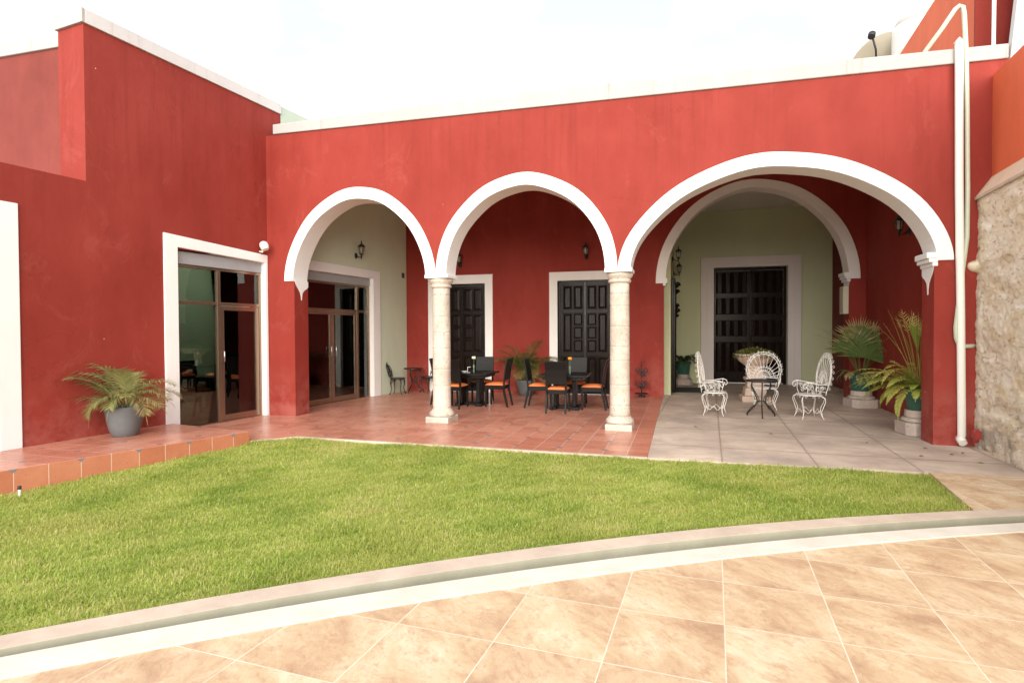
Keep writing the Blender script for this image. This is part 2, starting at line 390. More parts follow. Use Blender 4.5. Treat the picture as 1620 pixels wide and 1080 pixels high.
def slate_tiles(name, ang, off, size):
    g = G(name); p = g.pos()
    # tile frame: world = off + size * R(ang) * tile
    q = g.vm('SUBTRACT', p, (off[0], off[1], 0)); x, y, _ = g.sep(q)
    ca, sa = math.cos(ang)/size, math.sin(ang)/size
    tx = g.m('ADD', g.m('MULTIPLY', x, ca), g.m('MULTIPLY', y, sa)); ty = g.m('ADD', g.m('MULTIPLY', x, -sa), g.m('MULTIPLY', y, ca))
    uv = g.com(tx, ty, 0)
    line, cell, d = grid_lines(g, uv, .0052)
    wn = g.white(cell); rnd = wn[0]; shift = g.vm('SCALE', wn[1]); shift.node.inputs['Scale'].default_value = 9
    rot = g.node('VectorRotate', rotation_type='Z_AXIS'); g.put(rot.inputs['Vector'], p); g.put(rot.inputs['Angle'], g.m('ADD', .7, g.m('MULTIPLY', rnd, .5)))
    v = g.vm('ADD', rot.outputs[0], shift)
    warp = g.noise(v, 1.4, 3, .5, 0, True)
    v2 = g.vm('ADD', g.mapv(v, sc=(1.0, 1.55, 1)), g.vm('MULTIPLY', warp, (.4, .4, .4)))
    n0 = g.noise(v2, 2.0, 9, .66, .25); jj = g.m('ADD', n0, g.m('MULTIPLY', g.m('SUBTRACT', g.noise(v2, 22, 4, .7), .5), .05)); qq = g.m('DIVIDE', g.m('FLOOR', g.m('MULTIPLY', jj, 17)), 17); n1 = g.m('ADD', g.m('MULTIPLY', n0, .45), g.m('MULTIPLY', qq, .55)); n2 = g.noise(v2, 8, 8, .75, .1)
    c = g.ramp(n1, [(.30, (.41, .26, .16)), (.40, (.53, .365, .225)), (.49, (.62, .465, .295)), (.58, (.68, .55, .375)), (.68, (.74, .645, .48)), (.78, (.78, .72, .59))])
    c = g.mix(g.ramp(n2, [(.50, 0), (.66, .6)]), c, (.40, .215, .12))
    n3 = g.noise(v2, 34, 5, .8); c = g.mix(g.ramp(n3, [(.56, 0), (.72, .5)]), c, (.36, .20, .12)); c = g.mix(g.ramp(n3, [(.28, .35), (.42, 0)]), c, (.78, .70, .58))
    c = g.mix(g.m('MULTIPLY', g.ramp(g.noise(v2, 2.6, 4, .6, 1.2), [(.48, 0), (.5, .6), (.52, 0)]), .35), c, (.45, .26, .16))
    c = g.mix(g.m('MULTIPLY', rnd, .16), c, (.44, .28, .20))
    c = g.mix(g.m('MULTIPLY', line, g.ramp(g.noise(p, 5, 4, .6), [(.3, .55), (.6, .95)])), c, (.76, .69, .58))
    h = g.m('SUBTRACT', g.m('ADD', g.m('MULTIPLY', n1, .6), g.m('MULTIPLY', n2, .4)), g.m('MULTIPLY', line, .6))
    return g.pbr(c, g.ramp(n2, [(.3, .42), (.8, .66)]), spec=.4, normal=g.bump(h, .3, .006))
a0 = .2287
off = (1.55*(math.cos(a0)*-.3486-math.sin(a0)*2.2614), 1.55*(math.sin(a0)*-.3486+math.cos(a0)*2.2614))
SLATE = slate_tiles("sandstone_tiles", -.3096+a0, off, .5455)
SLATE2 = slate_tiles("sandstone_tiles_straight", .06, (2.7, 6.3), .62)

def concrete():
    g = G("worn_concrete"); p = g.pos()
    uv = g.mapv(g.mapv(p, rot=(0, 0, .075)), loc=(-1.13, .35, 0), sc=(1/1.03, 1/1.42, 1))
    wv = g.vm('SCALE', g.vm('SUBTRACT', g.noise(p, 2.2, 3, .6, 0, True), (.5, .5, .5))); wv.node.inputs['Scale'].default_value = .03
    line, cell, d = grid_lines(g, g.vm('ADD', uv, wv), .010)
    rnd = g.white(cell)[0]
    n1 = g.noise(p, 1.1, 6, .62, .3); n2 = g.noise(p, 9, 6, .7); n3 = g.noise(g.mapv(p, sc=(1, 3, 1)), 3, 5, .7)
    c = g.mix(g.ramp(n1, [(.3, 0), (.7, 1)]), (.38, .305, .25), (.74, .63, .52))
    c = g.mix(g.m('MULTIPLY', rnd, .25), c, (.50, .40, .36))
    c = g.mix(g.ramp(n3, [(.54, 0), (.68, .6)]), c, (.50, .30, .22))
    c = g.mix(g.ramp(n2, [(.55, 0), (.8, .4)]), c, (.30, .26, .24))
    c = g.mix(g.ramp(g.noise(p, .75, 4, .6), [(.55, 0), (.66, .55)]), c, (.33, .28, .25))
    c = g.mix(g.m('MULTIPLY', g.ramp(d, [(0, 1), (.05, 0)]), g.ramp(n2, [(.4, 0), (.65, .5)])), c, (.30, .24, .20))
    c = g.mix(g.m('MULTIPLY', line, .7), c, (.28, .225, .185))
    return g.pbr(c, .72, spec=.35, normal=g.bump(g.m('SUBTRACT', g.m('MULTIPLY', n2, .5), g.m('MULTIPLY', line, .8)), .4, .006))
CONC = concrete()
def kerbmat(name, a, b):
    g = G(name); p = g.pos(); n = g.noise(p, 3.2, 6, .65, .3); n2 = g.noise(p, 30, 5, .65)
    c = g.mix(g.ramp(n, [(.3, 0), (.7, 1)]), a, b); c = g.mix(g.ramp(n2, [(.6, 0), (.8, .4)]), c, (.50, .40, .32))
    return g.pbr(c, .75, spec=.3, normal=g.bump(g.m('ADD', n, g.m('MULTIPLY', n2, .3)), .35, .006))
KERB = kerbmat("pinkish_cement", (.50, .40, .325), (.62, .525, .435))
KERBW = kerbmat("cream_cement", (.60, .555, .48), (.72, .68, .61))
CHAN = kerbmat("grey_channel_cement", (.30, .29, .22), (.38, .37, .29))

def rubble():
    g = G("rubble_masonry"); p = g.mapv(g.pos(), sc=(1, .5, 1.1))
    n1 = g.noise(p, 2.3, 7, .65, .5); n2 = g.noise(p, 9, 6, .7, .3); v = g.voro(g.vm('ADD', p, g.vm('MULTIPLY', g.noise(p, 6, 3, .6, 0, True), (.12, .12, .12))), 8.5, 'DISTANCE_TO_EDGE')
    cellc = g.voro(p, 7.5, 'F1', 1)
    c = g.mix(g.ramp(n1, [(.3, 0), (.7, 1)]), (.72, .62, .47), (.84, .77, .63))
    c = g.mix(g.ramp(n2, [(.58, 0), (.7, .5)]), c, (.66, .36, .21))
    c = g.mix(g.ramp(g.noise(p, 4.2, 5, .7), [(.62, 0), (.7, .7)]), c, (.80, .76, .66))
    z = g.sep(g.pos())[2]
    lowm = g.m('MULTIPLY', g.ramp(z, [(.0, 1), (.75, 0)]), g.ramp(g.noise(p, 3.3, 5, .65), [(.44, 0), (.55, 1)]))
    c = g.mix(lowm, c, (.40, .36, .30))
    pits = g.ramp(g.noise(p, 19, 6, .78), [(.56, 0), (.63, 1)])
    c = g.mix(.22, c, g.com(*[g.sep(cellc)[0]]*3), 'OVERLAY'); c = g.mix(g.m('MULTIPLY', pits, .6), c, (.36, .26, .165))
    h = g.m('ADD', g.m('MULTIPLY', n2, .6), g.m('SUBTRACT', g.m('MULTIPLY', n1, .3), g.m('MULTIPLY', pits, .5)))
    return g.pbr(c, .92, spec=.2, normal=g.bump(h, .6, .02))
RUBBLE = rubble()

# ================================================================== SETTING: ground, floors, kerb
def slab(name, poly, z0, z1, mats, side_mi=None):
    o = MB().prism(poly, z0, z1, 'z', 0, side_mi).build(name, mats); return props(o, kind='structure')
def wx(y): return -7.69+.1326*(y-5.27)              # plane of the left wall
def rx(y): return 3.96+.113*(y-8.79)                # plane of the rubble wall
g_ = MB().box((-60, -60, -.6), (60, 80, -.42)).build('ground', DIRT); props(g_, kind='structure')
slab('terrace_floor', [(wx(6.6)-.1, 6.6), (-5.80, 6.72), (-5.735, 6.93), (-5.29, 7.41), (-.19, 7.19), (.004, 14.25), (wx(14.25)-.2, 14.25)], -.3, 0, [TERRA, KERB], 1)
slab('terrace_edge', [(-5.30, 7.355), (-.192, 7.135), (-.190, 7.187), (-5.29, 7.407)], -.3, .002, KERB)
slab('concrete_floor', [(-.189, 7.14), (4.4, 7.13), (5.2, 18.3), (-.35, 18.3), (-.35, 14.254), (.007, 14.254)], -.3, -.002, CONC)
FAR = (9.096, -11.616, 18.484); INN = (9.635, -12.561, 19.39); BOT = (10.773, -14.866, 21.79); NEAR = (11.274, -15.432, 22.335)
def arc(c, xs): return [(x, c[1]+math.sqrt(c[2]**2-(x-c[0])**2)) for x in xs]
xs = [-6.5+i*.1 for i in range(126)]
def ribbon(name, c0, c1, z0, z1, mat):
    return slab(name, arc(c0, xs)+arc(c1, xs)[::-1], z0, z1, mat)
ribbon('lawn_kerb', FAR, INN, -.4, .012, KERB)
ribbon('channel_floor', INN, BOT, -.42, -.2, CHAN)
ribbon('paving_kerb', BOT, NEAR, -.4, .012, KERBW)
# the kerb's channel face is darker grey-green cement
m_ = MB(); pa = arc(INN, xs)
for i in range(len(pa)-1):
    (x0, y0), (x1, y1) = pa[i], pa[i+1]
    m_.add([(x0+.002, y0-.004, -.2), (x1+.002, y1-.004, -.2), (x1+.002, y1-.004, .010), (x0+.002, y0-.004, .010)], [(0, 1, 2, 3)])
props(m_.build('channel_lining', CHAN), kind='structure')
slab('front_paving', arc(NEAR, xs)+[(6, -5), (-6.5, -5)], -.4, .004, SLATE)
xs2 = [2.55+i*.05 for i in range(35)]
slab('side_paving', [(2.50, 5.62)]+[(2.572, 5.712), (2.79, 7.126), (4.3, 7.122), (4.3, 5.9)]+arc((FAR[0], FAR[1], FAR[2]-.05), [4.2, 3.9, 3.6, 3.3, 3.0, 2.7]), -.3, .001, SLATE2)
# raised tiled step along the left wall
EP = [(-5.72, 6.91), (-5.72-.333*6.2, .71)]
props(MB().prism([EP[0], (wx(7.24)-.05, 7.24), (wx(.71)-.05, .71), EP[1]], -.3, .14, 'z', 0, 1).build('tiled_step', [TERRA, TERRA_SIDE], bevel=.006), kind='structure')
# lawn: soil and blades
def lawn_z(x, y): return -.028-.085*max(0, min(1, (7-y)/2.8))*max(0, min(1, (-x-1)/4.5))
def step_x(y): return -5.72-.333*(6.91-y)
def far_y(x): return FAR[1]+math.sqrt(FAR[2]**2-(x-FAR[0])**2)
def top_y(x):
    if x < -5.29: return 6.93+(x+5.735)*(.48/.445)
    if x < -.19: return 7.34-(x+5.3)*.0431
    return 7.135-(x+.19)*.004
def right_x(y): return 2.572+(y-5.712)*.154
def soil():
    m = MB(); n = 60; ys = [1.0+i*(6.45/n) for i in range(n+1)]
    pts = {}; X = [-7.4+i*(10.4/80) for i in range(81)]
    vs = [(x, y, lawn_z(x, y)-.012) for y in ys for x in X]; fs = []
    for j in range(n):
        for i in range(80):
            cx, cy = (X[i]+X[i+1])/2, (ys[j]+ys[j+1])/2
            if cy < far_y(cx)-.12 or cx < step_x(cy)-.1 or cy > top_y(cx)+.12 or cx > right_x(cy)+.06: continue
            fs.append((j*81+i, j*81+i+1, (j+1)*81+i+1, (j+1)*81+i))
    m.add(vs, fs, 0, True); return m
props(soil().build('lawn_soil', SOILG), kind='structure')
def grass():
    N = 760000
    x = rng.uniform(-6.9, 2.85, N); y = rng.uniform(1.3, 7.45, N)
    dist = np.hypot(x, y)
    keep = rng.uniform(0, 1, N) < np.clip(1.35-.09*dist, .42, 1)
    fy = FAR[1]+np.sqrt(FAR[2]**2-(x-FAR[0])**2)
    ty = np.where(x < -5.29, 6.93+(x+5.735)*(.48/.445), np.where(x < -.19, 7.34-(x+5.3)*.0431, 7.135-(x+.19)*.004))
    jig = rng.normal(0, .012, N)
    keep &= (y > fy+.004-np.abs(jig)*.5) & (y < ty+.012+jig*.6) & (x > step_x(y)+.012) & (x < right_x(y)-.01+jig)
    x, y = x[keep], y[keep]; n = len(x)
    z = -.028-.085*np.clip((7-y)/2.8, 0, 1)*np.clip((-x-1)/4.5, 0, 1)-.01
    # clumps: low frequency height and colour fields
    def field(s, seed):
        r2 = np.random.default_rng(seed); out = np.zeros(n)
        for _ in range(7):
            k = r2.normal(0, 1, 2)*s; out += np.sin(x*k[0]+y*k[1]+r2.uniform(0, 6.28))
        return out/7**.5
    hgt = (.025+.004*field(5, 1)+.006*field(14, 2))*rng.uniform(.5, 1.45, n); hgt = np.clip(hgt, .014, .075)
    edge = np.exp(-np.maximum(right_x(y)-x, 0)/.08)+np.exp(-np.maximum((-.045*0+ty[keep])-y, 0)/.07)
    hgt = hgt*(1+.45*np.clip(edge, 0, 1))
    az = rng.uniform(0, 2*np.pi, n); lean = rng.uniform(.3, 1.75, n)
    w = rng.uniform(.0020, .0042, n)
    dx, dy = np.cos(az), np.sin(az); px, py = -dy, dx
    V = np.zeros((n, 5, 3))
    ln = hgt*1.25
    for k, (t, ww) in enumerate(((0, 1), (0, -1), (.55, .8), (.55, -.8), (1, 0))):
        bend = lean*t*t*.62+lean*t*.2
        V[:, k, 0] = x+dx*ln*bend+px*w*ww; V[:, k, 1] = y+dy*ln*bend+py*w*ww
        V[:, k, 2] = z+ln*t*np.cos(lean*t*.62)
    tone = np.clip(.45+.22*field(3.2, 3)*.6+.16*field(9, 4)+rng.normal(0, .24, n), 0, 1)
    dead = rng.uniform(0, 1, n) < .045; tone[dead] = 1
    me = bpy.data.meshes.new('grass'); me.vertices.add(n*5); me.vertices.foreach_set('co', V.ravel())
    b = np.arange(n)[:, None]*5
    loops = np.concatenate([b+np.array([[0, 1, 3, 2]]), b+np.array([[2, 3, 4]])], 1).ravel()
    me.loops.add(n*7); me.loops.foreach_set('vertex_index', loops.astype(np.int32))
    me.polygons.add(n*2); st = (np.arange(n)[:, None]*7+np.array([[0, 4]])).ravel()
    me.polygons.foreach_set('loop_start', st.astype(np.int32))
    a = me.attributes.new('tone', 'FLOAT', 'POINT'); a.data.foreach_set('value', np.repeat(tone, 5).astype(np.float32))
    me.materials.append(GRASS); me.update(calc_edges=True); me.validate()
    o = bpy.data.objects.new('grass', me); COL.objects.link(o); props(o, kind='stuff'); o['label'] = 'bright green lawn of short coarse grass'; o['category'] = 'grass'
grass()

# ================================================================== LEFT WING
T_ = Vector((.1326, 1, 0)).normalized(); Nn = Vector((T_.y, -T_.x, 0))
M_LW = Matrix(((T_.x, Nn.x, 0, -7.69), (T_.y, Nn.y, 0, 5.27), (0, 0, 1, 0), (0, 0, 0, 1)))
def S(y): return (y-5.27)*1.00875
wing = thing('side_building', 'tall red side building with white coping and a bronze glass door on the left', 'building', (wx(8), 8, 0))
Mw = Matrix.Translation((-wx(8), -8, 0))
ML = Mw @ M_LW
YS = 9.32
lo = MB(ML)
lo.prism([(S(.5), -.35), (S(3.4), -.35), (S(3.4), 2.92), (S(5.03), 2.92), (S(5.03), -.35), (S(7.345), -.35), (S(7.345), 2.88), (S(9.13), 2.88), (S(9.13), -.35), (S(YS), -.35),
          (S(YS), 5.215), (S(9.55), 5.215), (S(9.55), 5.735), (S(6.055), 5.745), (S(6.055), 3.62), (S(.5), 3.6)], -.38, 0, 'y')
lo.prism([(S(6.055), 3.3), (S(9.55), 3.3), (S(9.55), 5.735), (S(6.055), 5.745)], -.55, -.3805, 'y')
lo.build('wall', RED, wing)
# end wall of the upper storey that faces the camera, set back in two steps above the low roof
Me = Mw @ Matrix.Translation((wx(6.06), 6.06, 0))
MB(Me).box((-5.5, .3, 3.0), (-.5, .6, 5.66)).build('end_wall', RED_STAIN_DIM, wing)
cp = MB(ML); cp.prism([(S(6.06), 5.748), (S(9.55), 5.738), (S(9.55), 5.925), (S(6.06), 5.94)], -.58, .03, 'y'); cp.build('coping', CAPW, wing, bevel=.006)
cp = MB(ML); cp.prism([(S(6.02), 5.748), (S(6.058), 5.748), (S(6.058), 5.94), (S(6.02), 5.94)], -.58, .03, 'y'); cp.build('coping', CAPD, wing, bevel=.006)  # end block added to give the front-lit end the toned-down colour
MB(Me).box((-5.5, .265, 5.663), (-.56, .65, 5.845)).build('coping', CAPD, wing, bevel=.012)
MB(ML).box((S(.5), -6, 3.3), (S(6.0), -.383, 3.5)).build('low_roof', ROOFM, wing)
MB(ML).box((S(6.3), -2.5, 5.3), (S(14), -.43, 5.5)).build('roof', ROOFM, wing)  # kept short so daylight falls through the added opening behind
# inside rooms behind the glass; open ceiling strip at the back added for daylight
rm = MB(ML); rm.box((S(6.6), -6.1, -.1), (S(14), -6.0, 3.6)).box((S(6.5), -6.1, -.1), (S(6.6), -.384, 3.6)).box((S(14), -6.1, -.1), (S(14.1), -.384, 3.6)).box((S(6.6), -4.3, 3.6), (S(14), -.384, 3.7))
rm.build('room_wall', GREEN, wing)
MB(ML).box((S(6.6), -6.0, -.2), (S(14), -.384, -.012)).build('room_floor', plain("dark_room_floor", (.06, .05, .045), .3), wing)
def surround(par, M, s0, s1, top, wl, wr, wt, z0, d0, d1, name='door_surround'):
    m = MB(M); m.prism([(s0, z0), (s0, top), (s1, top), (s1, z0), (s1-wr, z0), (s1-wr, top-wt), (s0+wl, top-wt), (s0+wl, z0)], d0, d1, 'y')
    return m.build(name, WHITE, par, bevel=.008)
surround(wing, ML, S(3.17), S(5.262), 3.15, .235, .235, .24, .135, -.3, .022)
sf = MB(ML); sf.prism([(S(7.14), .0), (S(7.14), 3.10), (S(9.178), 2.99), (S(9.178), 0), (S(9.115), 0), (S(9.115), 2.845), (S(7.37), 2.90), (S(7.37), 0)], -.3, .022, 'y'); sf.build('door_surround', WHITE, wing, bevel=.008)
def bar(m, a, b): m.box(a, b)
def frame_rect(m, s0, s1, z0, z1, w, d0, d1, bot=None):
    bw = w if bot is None else bot
    m.box((s0, d0, z0), (s0+w, d1, z1)).box((s1-w, d0, z0), (s1, d1, z1)).box((s0+w, d0, z1-w), (s1-w, d1, z1)).box((s0+w, d0, z0), (s1-w, d1, z0+bw))
def handle(par, s, z, d, h=.15, side=1):
    m = MB(ML); m.tube([(s, d, z-h/2), (s, d+.045, z-h/2), (s, d+.045, z+h/2), (s, d, z+h/2)], .011, 8); return m.build('handle', STEEL, par)
# glass door of the front room
DD = -.12
gd = MB(ML).box((S(7.372), DD-.06, 2.66), (S(9.113), DD+.05, 2.858)).build('shutter_box', LINTEL, wing, bevel=.004)
fm = MB(ML); a_, b_ = S(7.372), S(9.113); mu = S(8.20)
frame_rect(fm, a_, b_, .0, 2.657, .045, DD-.04, DD+.03, .02); fm.box((mu-.03, DD-.035, .02), (mu+.03, DD+.035, 2.61)).box((a_+.046, DD-.035, 2.02), (mu-.031, DD+.027, 2.075)).box((mu+.031, DD-.035, 2.02), (b_-.046, DD+.027, 2.075))
gdo = fm.build('glass_door', BRONZE, wing, bevel=.004)
lf = MB(ML); frame_rect(lf, mu+.034, b_-.048, .022, 2.015, .075, DD-.02, DD+.02, .10); leaf = lf.build('door_leaf', BRONZE, gdo, bevel=.004)
gp = MB(ML)
for s0, s1, z0, z1 in ((a_+.04, mu-.025, .02, 2.03), (a_+.04, mu-.025, 2.07, 2.62), (mu+.025, b_-.04, 2.07, 2.62), (mu+.10, b_-.115, .11, 1.95)): gp.box((s0, DD-.006, z0), (s1, DD+.001, z1))
gp.build('glass_pane', GLASS, gdo)
handle(gdo, mu+.07, 1.14, DD+.02, .17)
# part of the next, mostly unseen door at the left edge
fm = MB(ML); frame_rect(fm, S(3.42), S(5.02), .145, 2.9, .05, DD-.04, DD+.03); g2 = fm.build('glass_door', BRONZE, wing)
MB(ML).box((S(3.46), DD-.006, .19), (S(4.98), DD+.001, 2.86)).build('glass_pane', GLASS, g2)

# ================================================================== ARCADE BUILDING
SA = -.0317; TA = Vector((1, SA, 0)).normalized()
M_AR = Matrix(((TA.x, -TA.y, 0, 0), (TA.y, TA.x, 0, 8.961), (0, 0, 1, 0), (0, 0, 0, 1)))
arcade = thing('arcade_building', 'red portico building with three white arches on stone columns', 'building', (0, 8.961, 0))
Ma = Matrix.Translation((0, -8.961, 0)); MA = Ma @ M_AR
def sarc(c, hw, z0, rise, n=2.0, k=48):
    pts = []
    for i in range(k+1):
        a = PI*(1-i/k); ca, sa = math.cos(a), math.sin(a)
        wob = .007*math.sin(5*a+c*3)+.005*math.sin(11*a+c)
        pts.append((c+hw*math.copysign(abs(ca)**(2/n), ca)*(1+wob*.35*abs(sa)), z0+rise*abs(sa)**(2/n)+wob*abs(sa)))
    return pts
ARCH = [(-5.2725, 1.3335, 2.50, 1.425, 1.84), (-2.2165, 1.3365, 2.515, 1.395, 1.95), (1.521, 2.014, 2.47, 1.425, 1.84)]
BW = (.192, .205)
TH = .40
ins = .04
def grow(a, d, d2): return (a[0], a[1]+d, a[2], a[3]+d2, a[4])
A1, A2, A3 = ARCH
wall = [(-7.32, -.2), (-7.32, 5.215), (4.32, 5.03), (4.32, -.2), (3.507, -.2), (3.507, 2.46)]
wall += [p for p in sarc(*grow(A3, ins, ins))[::-1]]
wall += [p for p in sarc(*grow(A2, ins, ins))[::-1]]
wall += [p for p in sarc(*grow(A1, ins, ins))[::-1]]
wall += [(-6.585, 2.49), (-6.585, -.2)]
MB(MA).prism(wall, 0, TH, 'y').build('arcade_wall', RED, arcade)
MB(MA).prism([(-7.0, 5.218), (4.30, 5.033), (4.30, 5.222), (1.2, 5.305), (-1.04, 5.385), (-7.0, 5.40)], -.03, TH+.03, 'y').build('coping', CAPD, arcade, bevel=.015)
for i, a in enumerate(ARCH):
    o_ = sarc(*grow(a, *BW)); i_ = sarc(*a)
    pr = .012+.003*i
    m = MB(MA); n = len(o_)
    vs = [(p[0], -pr, p[1]) for p in o_]+[(p[0], -pr, p[1]) for p in i_]+[(p[0], TH+pr, p[1]) for p in o_]+[(p[0], TH+pr, p[1]) for p in i_]
    fs = []
    for k in range(n-1):
        fs += [(k, k+1, n+k+1, n+k), (2*n+k+1, 2*n+k, 3*n+k, 3*n+k+1), (n+k, n+k+1, 3*n+k+1, 3*n+k), (k+1, k, 2*n+k, 2*n+k+1)]
    fs += [(0, n, 3*n, 2*n), (n-1, 3*n-1, 4*n-1, 2*n-1)]
    m.add(vs, fs, 0); m.build('arch_band', WHITE, arcade, bevel=.006)
def drip(M, par, face, sgn, d0, d1, ztop, ztip, mat=WHITE):
    """white paint carried down the jamb to a point; face = s of jamb face, sgn = side it shows on"""
    w = d1-d0; c = (d0+d1)/2
    prof = [(d0, ztop), (d1, ztop), (d1, ztop-.10), (d1-.08*w, ztop-.13), (c+.22*w, ztop-.17), (c+.09*w, ztop-.22), (c+.035*w, ztop-.30), (c+.03*w, ztip+.02), (c, ztip), (c-.03*w, ztip+.02), (c-.035*w, ztop-.30), (c-.10*w, ztop-.22), (c-.24*w, ztop-.15), (c-.38*w, ztop-.09), (d0, ztop-.0)]
    prof = prof[:-1]
    m = MB(M); x0, x1 = sorted((face-.01*sgn, face+.006*sgn)); m.prism(prof, x0, x1, 'x'); return m.build('painted_drip', mat, par)
drip(MA, arcade, -6.585, 1, .0, TH, 2.51, 2.15)
drip(MA, arcade, 3.507, -1, .0, TH, 2.40, 2.02)
def impost(M, par, x, sgn, d0, d1, zs):
    m = MB(M)
    for (z0, z1, pj_) in zs:
        xa, xb = sorted((x+.02*sgn*-1, x+pj_*sgn)); m.box((xa, d0-.0, z0), (xb, d1, z1))
    return m.build('impost', WHITE, par, bevel=.01)
impost(MA, arcade, 3.527, -1, -.017, TH+.016, [(2.395, 2.445, .045), (2.446, 2.50, .085), (2.501, 2.58, .11)])
# columns
for cx in (-3.735, -.675):
    jz = [.245, .62, .905, 1.26, 1.535, 1.807, 2.175] if cx < -2 else [.375, .70, 1.08, 1.30, 1.62, 1.94, 2.13]
    prof = [(.168, .20), (.160, .26)]; rr = lambda z: .157-.006*(z/2.3)
    for z in jz: prof += [(rr(z), z-.03), (rr(z), z-.005), (rr(z)-.003, z-.002), (rr(z)-.003, z+.002), (rr(z), z+.005), (rr(z), z+.03)]
    prof = [p for p in prof if p[1] >= .2]; prof.sort(key=lambda p: p[1]); prof += [(.151, 2.31)]
    c = MB().lathe(prof, 36, mod=lambda a, z: 1+.006*math.sin(3*a+z*5)).build('column', LIME, arcade)
    c.location = (M_AR @ Vector((cx, .2, 0)))-Vector((0, 8.961, 0)); c.rotation_euler = (0, 0, math.atan(SA))
    MB().prism([(-.21, -.24), (.21, -.24), (.21, .24), (-.21, .24)], -.05, .095).lathe([(.215, .094), (.222, .125), (.21, .16), (.185, .185), (.172, .215)], 36).build('base', LIME, c, bevel=.02, seg=3)
    MB().lathe([(.152, 2.30), (.178, 2.315), (.180, 2.345), (.164, 2.36), (.17, 2.372), (.205, 2.41), (.208, 2.44), (.19, 2.462)], 36).build('capital', LIME, c)
    m = MB(); m.box((-.212, -.225, 2.463), (.212, .225, 2.522)); m.build('abacus', WHITE, c, bevel=.008)
# inside of the portico, in world axes
MW_ = Ma
YB = 13.87
A4 = (1.971, 1.921, 2.66, 2.09, 1.97)
back = [(-6.85, -.2), (-6.85, 5.1), (4.405, 5.1), (4.405, -.2), (3.905, -.2), (3.905, 2.66)]+sarc(*grow(A4, .04, .04))[::-1]+[(.01, 2.66), (.01, -.2), (-1.19, -.2), (-1.19, 2.80), (-2.515, 2.80), (-2.515, -.2), (-4.375, -.2), (-4.375, 2.79), (-5.70, 2.79), (-5.70, -.2)]
MB(MW_).prism(back, YB, YB+.40, 'y').build('dining_wall', RED, arcade)
o_ = sarc(*grow(A4, .225, .19)); i_ = sarc(*A4); m = MB(MW_); n = len(o_); pr = .014
vs = [(p[0], YB-pr, p[1]) for p in o_]+[(p[0], YB-pr, p[1]) for p in i_]+[(p[0], YB+.4+pr, p[1]) for p in o_]+[(p[0], YB+.4+pr, p[1]) for p in i_]; fs = []
for k in range(n-1): fs += [(k, k+1, n+k+1, n+k), (2*n+k+1, 2*n+k, 3*n+k, 3*n+k+1), (n+k, n+k+1, 3*n+k+1, 3*n+k), (k+1, k, 2*n+k, 2*n+k+1)]
fs += [(0, n, 3*n, 2*n), (n-1, 3*n-1, 4*n-1, 2*n-1)]
m.add(vs, fs, 0); m.build('arch_band', WHITE, arcade, bevel=.006)
impost(MW_, arcade, .01, 1, YB-.016, YB+.416, [(2.60, 2.66, .05), (2.661, 2.78, .085)])
impost(MW_, arcade, 3.905, -1, YB-.016, YB+.416, [(2.60, 2.66, .05), (2.661, 2.72, .085), (2.721, 2.80, .11)])
drip(MW_, arcade, 3.905, -1, YB+.0, YB+.40, 2.605, 2.16)
MB(ML.copy() if False else Ma @ M_LW).prism([(S(9.322), -.2), (S(9.76), -.2), (S(9.76), 2.86), (S(12.41), 2.86), (S(12.41), -.2), (S(13.86), -.2), (S(13.86), 5.1), (S(9.322), 5.1)], -.38, .002, 'y').build('green_wall', GREEN, arcade)
def sx_(y): return 4.08+.055*(y-11.26)
MB(MW_).prism([(3.96, 9.2), (sx_(9.2)+.0, 9.2), (sx_(13.86), 13.86), (sx_(13.86)+.4, 13.86), (4.9, 9.3), (3.99, 9.3)], -.2, 5.1, 'z').build('portico_side_wall', RED, arcade)
MB(MW_).box((-7.2, 9.30, 5.03), (5.2, 18.2, 5.14)).build('ceiling', CEIL, arcade)
MB(MW_).box((-7.0, 9.45, 5.142), (5.3, 18.4, 5.24)).build('roof', ROOFM, arcade)
# vestibule
MB(MW_).prism([(.02, YB+.402), (.17, YB+.402), (.30, 17.7), (.02, 17.7)], -.2, 5.03).build('vestibule_side_wall', OLIVE, arcade)
MB(MW_).prism([(4.49, YB+.402), (4.8, YB+.402), (4.8, 17.7), (4.555, 17.7)], -.2, 5.03).build('vestibule_side_wall', MAROON, arcade)
MB(MW_).prism([(-.1, -.2), (-.1, 5.03), (5.0, 5.03), (5.0, -.2), (3.40, -.2), (3.40, 3.372), (1.425, 3.372), (1.425, -.2)], 17.7, 18.1, 'y').build('vestibule_back_wall', OLIVE, arcade)
MB(MW_).prism([(1.06, 0), (1.06, 3.675), (3.755, 3.675), (3.755, 0), (3.405, 0), (3.405, 3.37), (1.42, 3.37), (1.42, 0)], 17.60, 18.0, 'y').prism([(1.235, .0), (1.235, 3.47), (3.58, 3.47), (3.58, 0), (3.405, 0), (3.405, 3.369), (1.42, 3.369), (1.42, 0)], 17.585, 17.599, 'y').build('door_surround', paint("pinkish_door_surround", (.72, .655, .63), var=.05, specks=False), arcade, bevel=.008)
